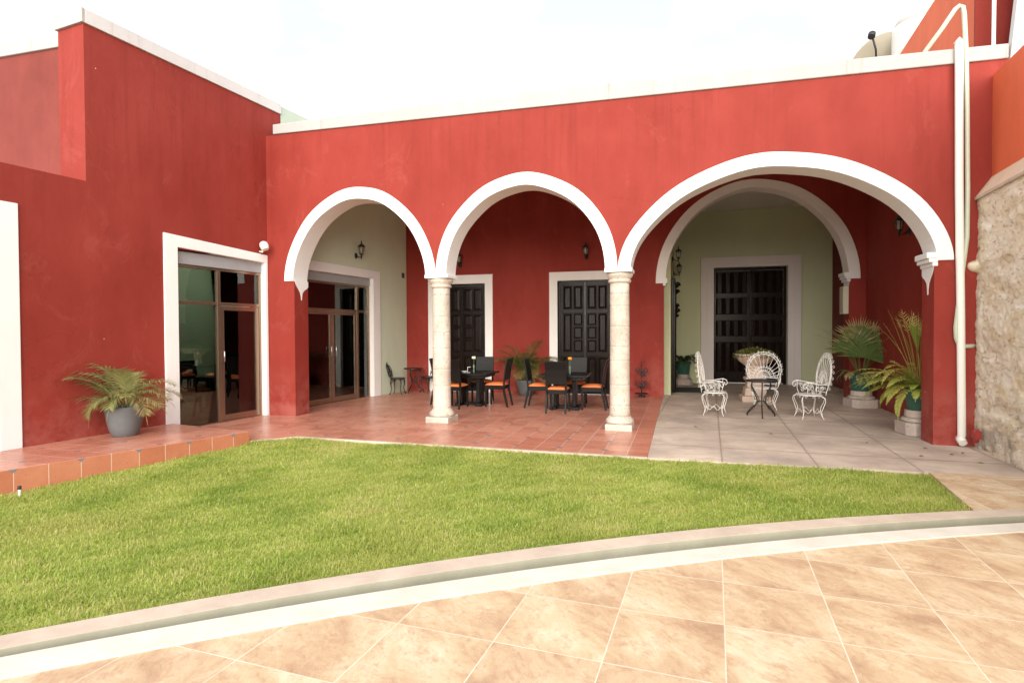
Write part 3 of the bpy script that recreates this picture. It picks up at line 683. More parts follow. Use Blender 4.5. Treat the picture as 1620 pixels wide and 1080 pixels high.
# green wall glass door
MG = Ma @ M_LW
sf = MB(MG); sf.prism([(S(9.56), 0), (S(9.56), 3.04), (S(12.68), 3.02), (S(12.68), 0), (S(12.40), 0), (S(12.40), 2.83), (S(9.77), 2.83), (S(9.77), 0)], -.3, .024, 'y'); sf.build('door_surround', WHITE, arcade, bevel=.008)
MB(MG).box((S(9.772), DD-.06, 2.645), (S(12.398), DD+.05, 2.827)).build('shutter_box', LINTEL, arcade, bevel=.004)
fm = MB(MG); a_, b_ = S(9.772), S(12.398); m1, m2 = S(10.20), S(11.95)
frame_rect(fm, a_, b_, .0, 2.642, .045, DD-.04, DD+.03, .02)
for mm in (m1, m2): fm.box((mm-.03, DD-.035, .02), (mm+.03, DD+.035, 2.59))
for s0, s1 in ((a_+.046, m1-.031), (m1+.031, m2-.031), (m2+.031, b_-.046)): fm.box((s0, DD-.035, 2.01), (s1, DD+.027, 2.065))
gdo = fm.build('glass_door', BRONZE, arcade, bevel=.004); mc = (m1+m2)/2
for s0, s1, hs in ((m1+.034, mc-.004, mc-.075), (mc+.004, m2-.034, mc+.075)):
    lf = MB(MG); frame_rect(lf, s0, s1, .022, 2.006, .07, DD-.02, DD+.02, .11); lf.build('door_leaf', BRONZE, gdo, bevel=.004)
    h_ = MB(MG); h_.tube([(hs, DD+.02, 1.03), (hs, DD+.065, 1.03), (hs, DD+.065, 1.24), (hs, DD+.02, 1.24)], .012, 8); h_.build('handle', STEEL, gdo)
gp = MB(MG)
for s0, s1, z0, z1 in ((a_+.04, m1-.025, .02, 2.02), (a_+.04, m1-.025, 2.06, 2.60), (m1+.025, m2-.025, 2.06, 2.60), (m2+.025, b_-.04, 2.06, 2.60), (m2+.025, b_-.04, .02, 2.02), (m1+.095, mc-.065, .12, 1.94), (mc+.065, m2-.095, .12, 1.94)): gp.box((s0, DD-.006, z0), (s1, DD+.001, z1))
gp.build('glass_pane', GLASS, gdo)
# dark panelled doors of the dining wall
def raised(m, x0, x1, z0, z1, y, dep=.022, ch=.045):
    """a moulded panel: outer lip and a chamfered field"""
    e = .012
    m.box((x0, y-.012, z0), (x0+e, y+.01, z1)).box((x1-e, y-.012, z0), (x1, y+.01, z1)).box((x0+e, y-.012, z0), (x1-e, y+.01, z0+e)).box((x0+e, y-.012, z1-e), (x1-e, y+.01, z1))
    ch = min(ch, (x1-x0)*.3, (z1-z0)*.3); a, b = .018, .018+ch
    vs = [(x0+a, y, z0+a), (x1-a, y, z0+a), (x1-a, y, z1-a), (x0+a, y, z1-a), (x0+b, y-dep, z0+b), (x1-b, y-dep, z0+b), (x1-b, y-dep, z1-b), (x0+b, y-dep, z1-b)]
    m.add(vs, [(0,1,5,4),(1,2,6,5),(2,3,7,6),(3,0,4,7),(4,5,6,7)])
def panel_door(par, M, x0, x1, top, y, flip=False):
    fr = MB(M); w = .06; fr.box((x0, y-.03, 0), (x0+w, y+.06, top)).box((x1-w, y-.03, 0), (x1, y+.06, top)).box((x0+w, y-.03, top-w), (x1-w, y+.06, top))
    d = fr.build('panelled_door', DARKWOOD, par, bevel=.006)
    xm = (x0+x1)/2
    for side, (a, b) in enumerate(((x0+w+.003, xm-.004), (xm+.004, x1-w-.003))):
        m = MB(M); m.box((a, y, .012), (b, y+.04, top-w-.003)); W_ = b-a; c1 = a+.05; c2 = a+W_/2-.012; c3 = a+W_/2+.012; c4 = b-.05
        yy = y-.001
        cols = [(c1, c2), (c3, c4)]; out = cols[side] if False else cols[0 if side == 0 else 1]; inn = cols[1 if side == 0 else 0]
        for ca, cb in cols: raised(m, ca, cb, 2.08, top-w-.07, yy)
        raised(m, out[0], out[1], 1.03, 1.99, yy)
        for k in range(3): raised(m, inn[0], inn[1], 1.03+k*.325, 1.03+k*.325+.31, yy, .016, .03)
        for ca, cb in cols: raised(m, ca, cb, .14, .92, yy)
        # rails and stiles proud of the board
        for za, zb in ((.94, 1.01), (2.0, 2.06), (.02, .12)): m.box((a+.004, y-.014, za), (b-.004, y-.002, zb))
        m.box((a if side else b-.045, y-.024, .02), (a+.045 if side else b, y-.003, top-w-.01))
        m.build('door_leaf', DARKWOOD, d, bevel=.004, seg=1)
    return d
panel_door(arcade, MW_, -5.695, -4.38, 2.785, YB+.10)
panel_door(arcade, MW_, -2.51, -1.195, 2.795, YB+.10)
def flat_surround(x0, x1, top, w, wt, y):
    MB(MW_).prism([(x0, 0), (x0, top), (x1, top), (x1, 0), (x1-w, 0), (x1-w, top-wt), (x0+w, top-wt), (x0+w, 0)], y-.02, y+.39, 'y').build('door_surround', WHITE, arcade, bevel=.008)
flat_surround(-5.935, -4.178, 3.0, .205, .225, YB)
flat_surround(-2.72, -.985, 3.0, .205, .215, YB)
# big plank door at the back of the vestibule: board leaves with tapered upright mouldings and rails
fr = MB(MW_); fr.box((1.422, 17.82, 0), (1.50, 17.95, 3.368)).box((3.325, 17.82, 0), (3.403, 17.95, 3.368)).box((1.5, 17.82, 3.29), (3.325, 17.95, 3.368))
bd = fr.build('plank_door', DARKWOOD, arcade, bevel=.006)
for a, b in ((1.503, 2.41), (2.416, 3.322)):
    m = MB(MW_); m.box((a, 17.88, .02), (b, 17.94, 3.288))
    for za, zb in ((.05, .32), (1.22, 1.36), (1.86, 2.0), (2.52, 2.62)): m.box((a+.003, 17.85, za), (b-.003, 17.879, zb))
    nb = 4
    for k in range(nb):
        c = a+(k+.5)*(b-a)/nb
        for za, zb in ((.34, 1.20), (1.38, 1.84), (2.02, 2.50), (2.64, 3.24)):
            m.frustum((c, 17.868), .10, .022, za, (c, 17.868), .05, .022, (za+zb)/2) if k % 2 == 9 else None
            w = (b-a)/nb*.995
            m.add([(c-w/2, 17.879, za), (c+w/2, 17.879, za), (c+w/2, 17.879, zb), (c-w/2, 17.879, zb), (c-w/3.2, 17.838, za+.012), (c+w/6, 17.842, za+.012), (c+w/6, 17.842, zb-.012), (c-w/3.2, 17.838, zb-.012)], [(0,1,5,4),(1,2,6,5),(2,3,7,6),(3,0,4,7),(4,5,6,7)])
    m.box((b-.06 if a < 2 else a, 17.835, .03), (b if a < 2 else a+.06, 17.849, 3.28))
    m.build('door_leaf', DARKWOOD, bd, bevel=.004, seg=1)
# carved dark door standing against the vestibule's left wall
cvd = MB(MW_)
def vx(y): return .17+.13*(y-14.27)/3.43
cvd.prism([(vx(14.85)+.002, 14.85), (vx(14.85)+.06, 14.85), (vx(16.3)+.06, 16.3), (vx(16.3)+.002, 16.3)], 0, 2.85)
for y0 in (14.84, 15.5, 16.2): cvd.box((vx(y0)+.05, y0, .0), (vx(y0)+.10, y0+.11, 2.86))
for z in (.1, 1.0, 1.9, 2.7): cvd.box((vx(15.5)+.03, 14.86, z), (vx(15.5)+.085, 16.28, z+.1))
cv = cvd.build('carved_door', DARKWOOD, arcade, bevel=.01)
for grp in (((15.55, 2.72, .10), (15.6, 2.55, .08)), ((15.55, 2.18, .075), (15.66, 2.05, .09), (15.6, 1.92, .06))):
    m = MB(MW_)
    for (y, z, rr_) in grp:
        m.tube([(vx(y)+.10+rr_*.5*(1+math.cos(t*.55))*(1-t/15), y, z+rr_*math.sin(t*.55)*(1-t/15)) for t in range(14)], [.03-.0015*t for t in range(14)], 6); m.ball((vx(y)+.12, y, z), rr_*.55, 6)
    m.build('carving', DARKWOOD, cv)

# ================================================================== RIGHT SIDE
bw = thing('boundary_wall', 'rough rubble boundary wall with an orange-red upper part on the right', 'wall', (rx(7), 7, 0))
Mb = Matrix.Translation((-rx(7), -7, 0))
m = MB(Mb); NY, NZ = 330, 165; Y0, Y1, Z1 = 2.6, 9.0, 3.26
vs = []
for j in range(NZ+1):
    for i in range(NY+1):
        y = Y0+(Y1-Y0)*i/NY; z = -.3+(Z1+.3)*j/NZ; p = Vector((0, y*.5, z*1.1))
        d = .020*noise.fractal(p*1.5, .9, 2.1, 4)+.010*noise.noise(p*7)+.012*abs(noise.noise(p*13))+.007*noise.noise(p*31)
        chip = noise.noise(p*4.1+Vector((3, 1, 7))); d -= .014*max(0, min(1, (chip-.18)*9))
        endf = max(0, (y-8.86)/.14); d -= .10*endf**2
        if z > 3.12: d *= (3.26-z)/.14
        hole = math.hypot((y-8.93)/.12, (z-1.34)/.17)
        if hole < 1: d -= .16*(1-hole*hole)
        knob = math.hypot((y-8.86)/.10, (z-2.37)/.085)
        if knob < 1: d += .12*(1-knob**2)**.5
        vs.append((rx(y)-d+.02, y, z))
fs = [(j*(NY+1)+i, j*(NY+1)+i+1, (j+1)*(NY+1)+i+1, (j+1)*(NY+1)+i) for j in range(NZ) for i in range(NY)]
m.add(vs, fs, 0, True)
m.prism([(rx(2.6)+.2, 2.6), (rx(8.93)+.2, 8.93), (rx(8.93)+.5, 8.93), (rx(2.6)+.5, 2.6)], -.3, 3.23)
m.build('rubble_face', RUBBLE, bw)
def ux(y): return 4.150+.113*(y-8.95)
MB(Mb).prism([(rx(2.6)-.015, 2.6), (rx(8.93)-.015, 8.93), (rx(8.93)+.4, 8.93), (rx(2.6)+.4, 2.6)], 3.24, 3.275).build('ledge_lip', KERB, bw)
m = MB(Mb)
for (ya, yb) in ((2.6, 8.93),):
    m.add([(rx(ya)-.01, ya, 3.276), (rx(yb)-.01, yb, 3.276), (ux(yb)+.02, yb, 3.56), (ux(ya)+.02, ya, 3.56), (ux(ya)+.02, ya, 3.276), (ux(yb)+.02, yb, 3.276)], [(0, 1, 2, 3), (0, 3, 4), (1, 5, 2)])
m.build('ledge', kerbmat("rendered_ledge", (.60, .46, .33), (.70, .56, .42)), bw)
MB(Mb).prism([(ux(2.6), 2.6), (ux(8.935), 8.935), (ux(8.935)+.35, 8.935), (ux(2.6)+.35, 2.6)], 3.3, 4.84).build('upper_wall', ORANGE_RED, bw)
# room on the roof, red, behind the coping
rr = thing('rooftop_room', 'red plastered rooftop room above the right end of the arcade', 'building', (5, 11, 5.24))
Mr = Matrix.Translation((-5, -11, -5.24))
MB(Mr).prism([(4.19, 9.42), (4.56, 13.3), (8.0, 13.3), (8.0, 9.42)], 5.242, 7.0).build('wall', ORANGE_RED, rr)
MB(Mr).prism([(4.186, 9.418), (4.183, 9.38), (8.0, 9.38), (8.0, 9.418)], 5.242, 7.02).build('front_wall', RED, rr)
nb = thing('neighbouring_wall', 'white battered neighbouring wall rising behind the orange wall at the top right', 'wall', (4.8, 8.8, 4.0))
Mn = Matrix.Translation((-4.8, -8.8, -4.0))
MB(Mn).prism([(4.40, 4.2), (4.52, 4.88), (4.64, 5.95), (4.72, 8.0), (7.2, 8.0), (7.2, 4.2)], 8.96, 9.3, 'y').build('wall', paint("bluish_white_wall", (.70, .735, .75), var=.04, specks=False), nb)
m = MB(Mn)
for dx, w, yy in ((-.20, .11, 8.80), (-.075, .07, 8.83), (.02, .09, 8.90)):
    m.prism([(4.44+dx, 4.3), (4.50+dx, 4.88), (4.60+dx, 5.95), (4.70+dx, 8.0), (4.70+dx+w, 8.0), (4.60+dx+w, 5.95), (4.50+dx+w, 4.88), (4.44+dx+w, 4.3)], yy, yy+.1, 'y')
m.build('edge_trim', CAPW, nb, bevel=.01)
gwp = thing('green_parapet', 'pale green parapet wall rising behind the left end of the arcade coping', 'wall', (wx(10), 10, 5.24))
MB(Matrix.Translation((-wx(10), -10, -5.24)) @ M_LW).box((S(9.56), -.35, 5.242), (S(14), .0, 5.90)).build('wall', MINT, gwp)
# roof things
dish = thing('satellite_dish', 'beige satellite dish with a small receiver arm on the roof', 'satellite dish', (4.62, 14.6, 5.24))
m = MB(Matrix.Translation((.06, 0, 2.22)) @ Matrix.Scale(1.42, 4) @ Matrix.Rotation(R_(38), 4, 'Y') @ Matrix.Rotation(R_(-62), 4, 'X'))
pf = [(.0005, -.10), (.16, -.09), (.32, -.06), (.44, -.02), (.50, .004)]
m.lathe(pf, 32, capb=False, capt=False, sx=.80, sy=1.0); m.lathe([(a, b-.012) for a, b in pf], 32, capb=False, capt=False, sx=.80, sy=1.0)
m.build('reflector', DISH, dish)
MB().tube([(.1, .25, 0), (.1, .25, 1.9), (.08, .1, 2.2)], .04, 8).build('mast', STEEL, dish)
MB().tube([(-.05, -.2, 2.0), (-.15, -.45, 2.4), (-.24, -.5, 2.68)], .02, 6).build('arm', DARK, dish)
MB().tube([(-.265, -.54, 2.64), (-.24, -.5, 2.73)], .075, 10).build('receiver', DARK, dish)
tank = thing('water_tank', 'white rooftop water tank behind the red rooftop room', 'water tank', (5.17, 13.62, 5.24))
MB().lathe([(.55, 0), (.55, 2.4), (.54, 2.55)], 40).build('body', PLASTICW, tank)
MB().lathe([(.54, 2.552), (.40, 2.85), (.2, 3.0)], 40).build('lid', PLASTICW, tank)
dp = thing('downpipe', 'thick white downpipe running down the right pier to the concrete', 'pipe', (3.82, 8.775, 0))
def ln(a, b, n=2): return [tuple(a[k]+(b[k]-a[k])*i/(n-1) for k in range(3)) for i in range(n)]
MB().tube([(-.016, .07, .10), (-.016, .02, .10), (-.016, 0, .16), (-.04, 0, 1.8), (-.07, 0, 3.4), (-.085, .0, 5.22), (-.088, .0, 5.30), (-.115, .0, 5.325)], [.047]*8, 14).build('pipe', PVC, dp)
MB().tube([(-.016, -.035, .055), (-.016, .03, .10)], .053, 14, cap=False).tube([(-.016, -.034, .056), (-.016, .0, .08)], .045, 14).build('elbow', PVC, dp)
gpipe = MB()
pts = [(3.38, 9.05, 5.19), (3.42, 8.95, 5.30), (3.57, 8.82, 5.53), (3.70, 8.80, 5.74), (3.745, 8.80, 5.775), (3.785, 8.80, 5.755), (3.80, 8.80, 5.66), (3.823, 8.80, 5.2), (3.843, 8.80, 4.4), (3.856, 8.80, 3.4), (3.853, 8.80, 2.75), (3.80, 8.79, 2.3), (3.755, 8.78, 1.85), (3.73, 8.78, 1.58), (3.735, 8.78, 1.44), (3.765, 8.79, 1.355), (3.82, 8.80, 1.325), (3.90, 8.83, 1.325), (3.99, 8.86, 1.335)]
props(gpipe.tube(pts, .029, 10).build('drain_pipe', PVCG), 'grey green bent pipe looping over the coping beside the white downpipe', 'pipe')
props(MB().tube([(4.165, 8.86, 7.5), (4.155, 8.86, 5.05), (4.16, 8.86, 4.97), (4.18, 8.87, 4.93), (4.23, 8.88, 4.925), (4.28, 8.92, 4.94)], .022, 10).build('conduit', PVC), 'thin white conduit hanging in front of the red rooftop room', 'pipe')
props(MB().tube([(rx(8.575)-.06, 8.575, .10), (rx(8.575)-.07, 8.57, .27)], .035, 8).box((rx(8.575)-.09, 8.53, .15), (rx(8.575)-.02, 8.62, .25)).build('pipe_stub', REDBIT), 'dark red pipe stub at the foot of the rubble wall', 'pipe stub')

# ================================================================== FURNITURE
def rz_face(fx, fy): return math.atan2(-fx, fy)      # turn local +Y to face (fx, fy)
def dining_chair(label):
    t = thing('dining_chair', label, 'chair')
    m = MB(); m.box((-.195, -.20, .405), (.195, .205, .445)); m.box((-.19, -.195, .36), (-.165, .20, .404)).box((.165, -.195, .36), (.19, .20, .404)).box((-.164, .175, .36), (.164, .20, .404)).box((-.164, -.195, .36), (.164, -.17, .404))
    m.build('seat_frame', BLACKWOOD, t, bevel=.005)
    m = MB(); n = 8
    vs = []; 
    def zc(u, v): return .447+.055*max(0, (1-abs(u)**3.2))**.5*max(0, (1-abs(v)**3.2))**.5
    for j in range(n*2+1):
        for i in range(n*2+1):
            u, v = i/n-1, j/n-1; vs.append((u*.195, v*.205+.0, zc(u, v)))
    k = n*2+1
    m.add(vs, [(j*k+i, j*k+i+1, (j+1)*k+i+1, (j+1)*k+i) for j in range(k-1) for i in range(k-1)], 0, True)
    m.build('seat_cushion', ORANGE, t)
    # back: a bent plank on two posts
    prof = [(-.195, .36), (-.200, .46), (-.207, .55), (-.222, .68), (-.245, .83), (-.285, .985)]
    m = MB()
    def plank(x0, x1, pr):
        vs = []
        for (y, z) in pr: vs += [(x0, y, z), (x1, y, z), (x1, y-.026, z-.003), (x0, y-.026, z-.003)]
        fs = [(0, 1, 2, 3), tuple(len(vs)-4+i for i in (3, 2, 1, 0))]
        for i in range(len(pr)-1):
            a = i*4
            for q in range(4): fs.append((a+q, a+(q+1) % 4, a+4+(q+1) % 4, a+4+q))
        m.add(vs, fs)
    plank(-.205, .205, prof[2:]); plank(-.205, -.165, prof[:3]); plank(.165, .205, prof[:3])
    m.build('backrest', BLACKWOOD, t, bevel=.005)
    for sx in (-1, 1):
        MB().frustum((sx*.172, .18), .042, .042, .36, (sx*.172, .18), .042, .042, .404).frustum((sx*.176, .185), .030, .030, 0, (sx*.172, .18), .042, .042, .359).build('leg', BLACKWOOD, t, bevel=.004)
        MB().frustum((sx*.185, -.285), .030, .036, 0, (sx*.184, -.205), .040, .046, .36).build('leg', BLACKWOOD, t, bevel=.004)
    return t
def dining_table(label):
    t = thing('dining_table', label, 'table')
    MB().box((-.475, -.475, .655), (.475, .475, .695)).build('tabletop', BLACKWOOD, t, bevel=.006)
    MB().box((-.40, -.40, .60), (.40, .40, .652)).build('apron', BLACKWOOD, t, bevel=.004)
    for sx in (-1, 1):
        MB().box((sx*.19-.035, -.17, .062), (sx*.19+.035, .17, .598)).build('leg', BLACKWOOD, t, bevel=.005)
    MB().box((-.29, -.26, .0), (-.16, .26, .06)).box((.16, -.26, .0), (.29, .26, .06)).box((-.158, -.06, .015), (.158, .06, .06)).build('base', BLACKWOOD, t, bevel=.005)
    return t
CH = 'black dining chair with orange seat '
C0 = dining_chair(CH+'seen from behind, beside the left column')
gch = 'black dining chairs with orange seats'; C0['group'] = gch
C0.location = (-4.10, 10.98, 0); C0.rotation_euler = (0, 0, rz_face(.06, 1))
T1 = (-3.93, 11.46); T2 = (-1.90, 11.34)
for lab, x, y, fx, fy in (
    ('right of the left table, facing left', -3.36, 11.42, -1, .03),
    ('behind the left table, back above the tabletop', -3.88, 12.03, .05, -1),
    ('almost hidden behind the left stone column', -4.50, 11.46, 1, 0),
    ('seen from behind, in front of the right table', -1.95, 10.82, .02, 1),
    ('left of the right table, beside the palm', -2.43, 11.38, 1, .0),
    ('right of the right table, beside the right column', -1.36, 11.37, -1, .02),
    ('behind the right table, before the panelled door', -1.80, 12.00, -.04, -1)):
    copy_thing(C0, CH+lab, (x, y, 0), rz_face(fx, fy), gch)
TB = dining_table('black square dining table with a cream flower, left one on the terrace'); TB['group'] = 'black dining tables'
TB.location = (*T1, 0)
copy_thing(TB, 'black square dining table with an orange flower, right one on the terrace', (*T2, 0), R_(1.5), 'black dining tables')
# inside the rooms, seen through the glass
gi = 'dining furniture seen through the glass doors'
copy_thing(TB, 'dark dining table inside the room behind the left glass door', (-8.75, 9.75, -.012), .13, gi)
copy_thing(TB, 'dark dining table inside the room behind the glass door under the first arch', (-8.55, 12.6, -.012), .13, gi)
for lab, x, y, fx, fy in (
    ('behind the left glass door, nearest the glass', -8.70, 9.12, .1, 1), ('behind the left glass door, right of the table', -8.10, 9.72, -1, .1),
    ('behind the left glass door, farthest inside', -9.35, 9.8, 1, 0), 
    ("behind the first arch's glass door, at its left leaf", -8.45, 11.95, 0, 1), ("behind the first arch's glass door, at its right leaf", -7.95, 12.55, -1, .1)):
    copy_thing(C0, CH+lab, (x, y, -.012), rz_face(fx, fy), gi)
# table things
def vase(label, x, y, petal, h):
    t = thing('flower_vase', label, 'vase', (x, y, .696))
    MB().lathe([(.018, 0), (.02, .012), (.017, .10), (.019, .16)], 14).build('vase', GLASSV, t)
    MB().tube([(0, 0, .01), (.003, 0, .12), (.0, 0, h)], .004, 6).build('stem', STEMG, t)
    m = MB(); m.ball((0, 0, h+.02), .034, 8, (1, 1, .85))
    for k in range(14):
        a = k*2.4; m.ball((.026*math.cos(a), .026*math.sin(a), h+.005+.03*(k/14)), .016, 5)
    m.build('bloom', petal, t); return t
GLASSV = plain("vase_glass", (.12, .2, .14), .1)
vase('slim glass vase with one cream flower on the left table', -3.83, 11.32, PETALW, .29)
vase('slim glass vase with one orange flower on the right table', -1.80, 11.28, TERRACUP, .29)
t = thing('menu_stand', 'white square menu stand on the right table', 'menu stand', (-1.92, 11.15, .696), .15)
MB().frustum((0, 0), .09, .05, 0, (0, 0), .09, .05, .012).box((-.045, -.006, .0125), (.045, .006, .115)).build('card', CARD, t)
MB().box((-.028, -.010, .030), (.028, -.0065, .042)).box((-.028, -.010, .042), (-.016, -.0065, .095)).box((-.016, -.010, .083), (.028, -.0065, .095)).box((.008, -.010, .055), (.028, -.0065, .083)).build('printed_mark', DARK, t)
t = thing('sugar_bowl', 'white shallow dish on the left table', 'dish', (-4.0, 11.22, .696))
MB().lathe([(.04, 0), (.045, .006), (.07, .03), (.075, .035), (.066, .032), (.04, .012)], 20, capt=True).build('dish', CARD, t)
t = thing('napkin_holder', 'white bent napkin holder on the left table', 'napkin holder', (-3.92, 11.26, .696), .2)
MB().box((-.03, -.03, 0), (.03, .03, .006)).box((-.03, -.003, .0065), (-.022, .003, .12)).box((-.0215, -.03, .112), (.04, .03, .12)).build('holder', CARD, t)

# bistro set of cast iron
def leg_curve(ang, r0, pts): return [(math.cos(ang)*(r0+a), math.sin(ang)*(r0+a), z) for a, z in pts]
def iron_table(name, label, R, h, mat, loc, rot, legs=3):
    t = thing(name, label, 'table', loc, rot)
    MB().lathe([(R*.96, h-.028), (R, h-.02), (R, h-.006), (R*.985, h)], 36).build('tabletop', mat, t)
    for k in range(legs):
        a = 2*PI*k/legs
        pts = [(.0, h-.03), (.02, h-.12), (-.045, h-.25), (-.09, h*.48), (-.09, h*.40), (-.04, h*.26), (.05, h*.12), (.09, .035), (.095, 0)]
        m = MB(); m.tube(leg_curve(a, R*.62, pts), .012, 7)
        pts2 = [(p[0]-.035*math.sin(PI*i/(len(pts)-1))*(1 if i < 5 else -1)*1.1, p[1]) for i, p in enumerate(pts)]
        m.tube(leg_curve(a, R*.62, pts2), .008, 6)
        for (rr_, z) in ((.60, h*.72), (.42, h*.5), (.55, h*.22)):
            c = Vector((math.cos(a)*R*rr_, math.sin(a)*R*rr_, z)); m.tube([c+Vector((math.cos(a)*math.cos(q)*.022, math.sin(a)*math.cos(q)*.022, math.sin(q)*.03)) for q in [j*PI/4 for j in range(8)]], .006, 5, closed=True)
        m.build('leg', mat, t)
    m = MB(); rr_ = R*.62-.09; z = h*.42
    m.tube([(rr_*math.cos(q), rr_*math.sin(q), z) for q in [j*2*PI/20 for j in range(20)]], .007, 6, closed=True)
    m.build('ring', mat, t); return t
iron_table('bistro_table', 'small round cast iron table in the far left corner', .25, .625, IRONB, (-6.20, 13.50, 0), .4)
iron_table('garden_table', 'small round black iron table among the white chairs', .275, .66, IRONB, (1.70, 11.02, 0), R_(-95))
def bistro_chair(label, loc, rz, group):
    t = thing('bistro_chair', label, 'chair', loc, rz, group)
    m = MB(); m.lathe([(.18, .385), (.19, .392), (.19, .405), (.182, .41)], 30, sx=1, sy=1); m.tube([(.165*math.cos(q), .165*math.sin(q), .37) for q in [j*2*PI/20 for j in range(20)]], .008, 6, closed=True); m.build('seat', IRONB, t)
    m = MB(); k = 26; out = []
    for i in range(k+1):
        u = -1+2*i/k; a = PI*(1-i/k)
        wv = .115+.06*math.sin(min(1, (1-abs(u))*1.35)*PI*.62)
        out.append((wv*math.cos(a)*1.0 if abs(u) < 1 else math.copysign(.115, math.cos(a)), 0, .43+.36*math.sin(a)**.75))
    lean = lambda p: (p[0], -.165-.10*(p[2]-.40)/.38, p[2])
    m.tube([lean(p) for p in out], .012, 7)
    for sx in (-1, 1):
        m.tube([lean((sx*x, 0, z)) for x, z in ((.02, .42), (.07, .50), (.045, .58), (.10, .66), (.05, .74), (.0, .70))], .009, 6)
        m.tube([lean((sx*x, 0, z)) for x, z in ((.11, .48), (.06, .55), (.0, .60), (.03, .67), (.09, .72))], .008, 6)
    m.tube([lean((0, 0, z)) for z in (.41, .55, .66, .79)], .009, 6)
    for (x, z) in ((0, .62), (.06, .56), (-.06, .56), (.055, .69), (-.055, .69)): m.ball(lean((x, 0, z)), .022, 6)
    m.build('backrest', IRONB, t)
    for sx in (-1, 1):
        for sy in (-1, 1):
            d = Vector((sx, sy)).normalized()
            MB().tube([(d.x*q, d.y*q, z) for q, z in ((.155, .39), (.185, .34), (.19, .27), (.165, .16), (.18, .07), (.225, .0))], [.017, .018, .015, .011, .010, .013], 7).tube([(d.x*q, d.y*q, z) for q, z in ((.08, .375), (.13, .345), (.178, .26))], .007, 5).build('leg', IRONB, t)
    return t
bistro_chair('black cast iron chair left of the small corner table, facing right', (-6.41, 13.02, 0), rz_face(1, .12), 'cast iron bistro chairs')
bistro_chair('black cast iron chair right of the small corner table, half behind the column', (-5.84, 13.62, 0), rz_face(-.45, -.9), 'cast iron bistro chairs')

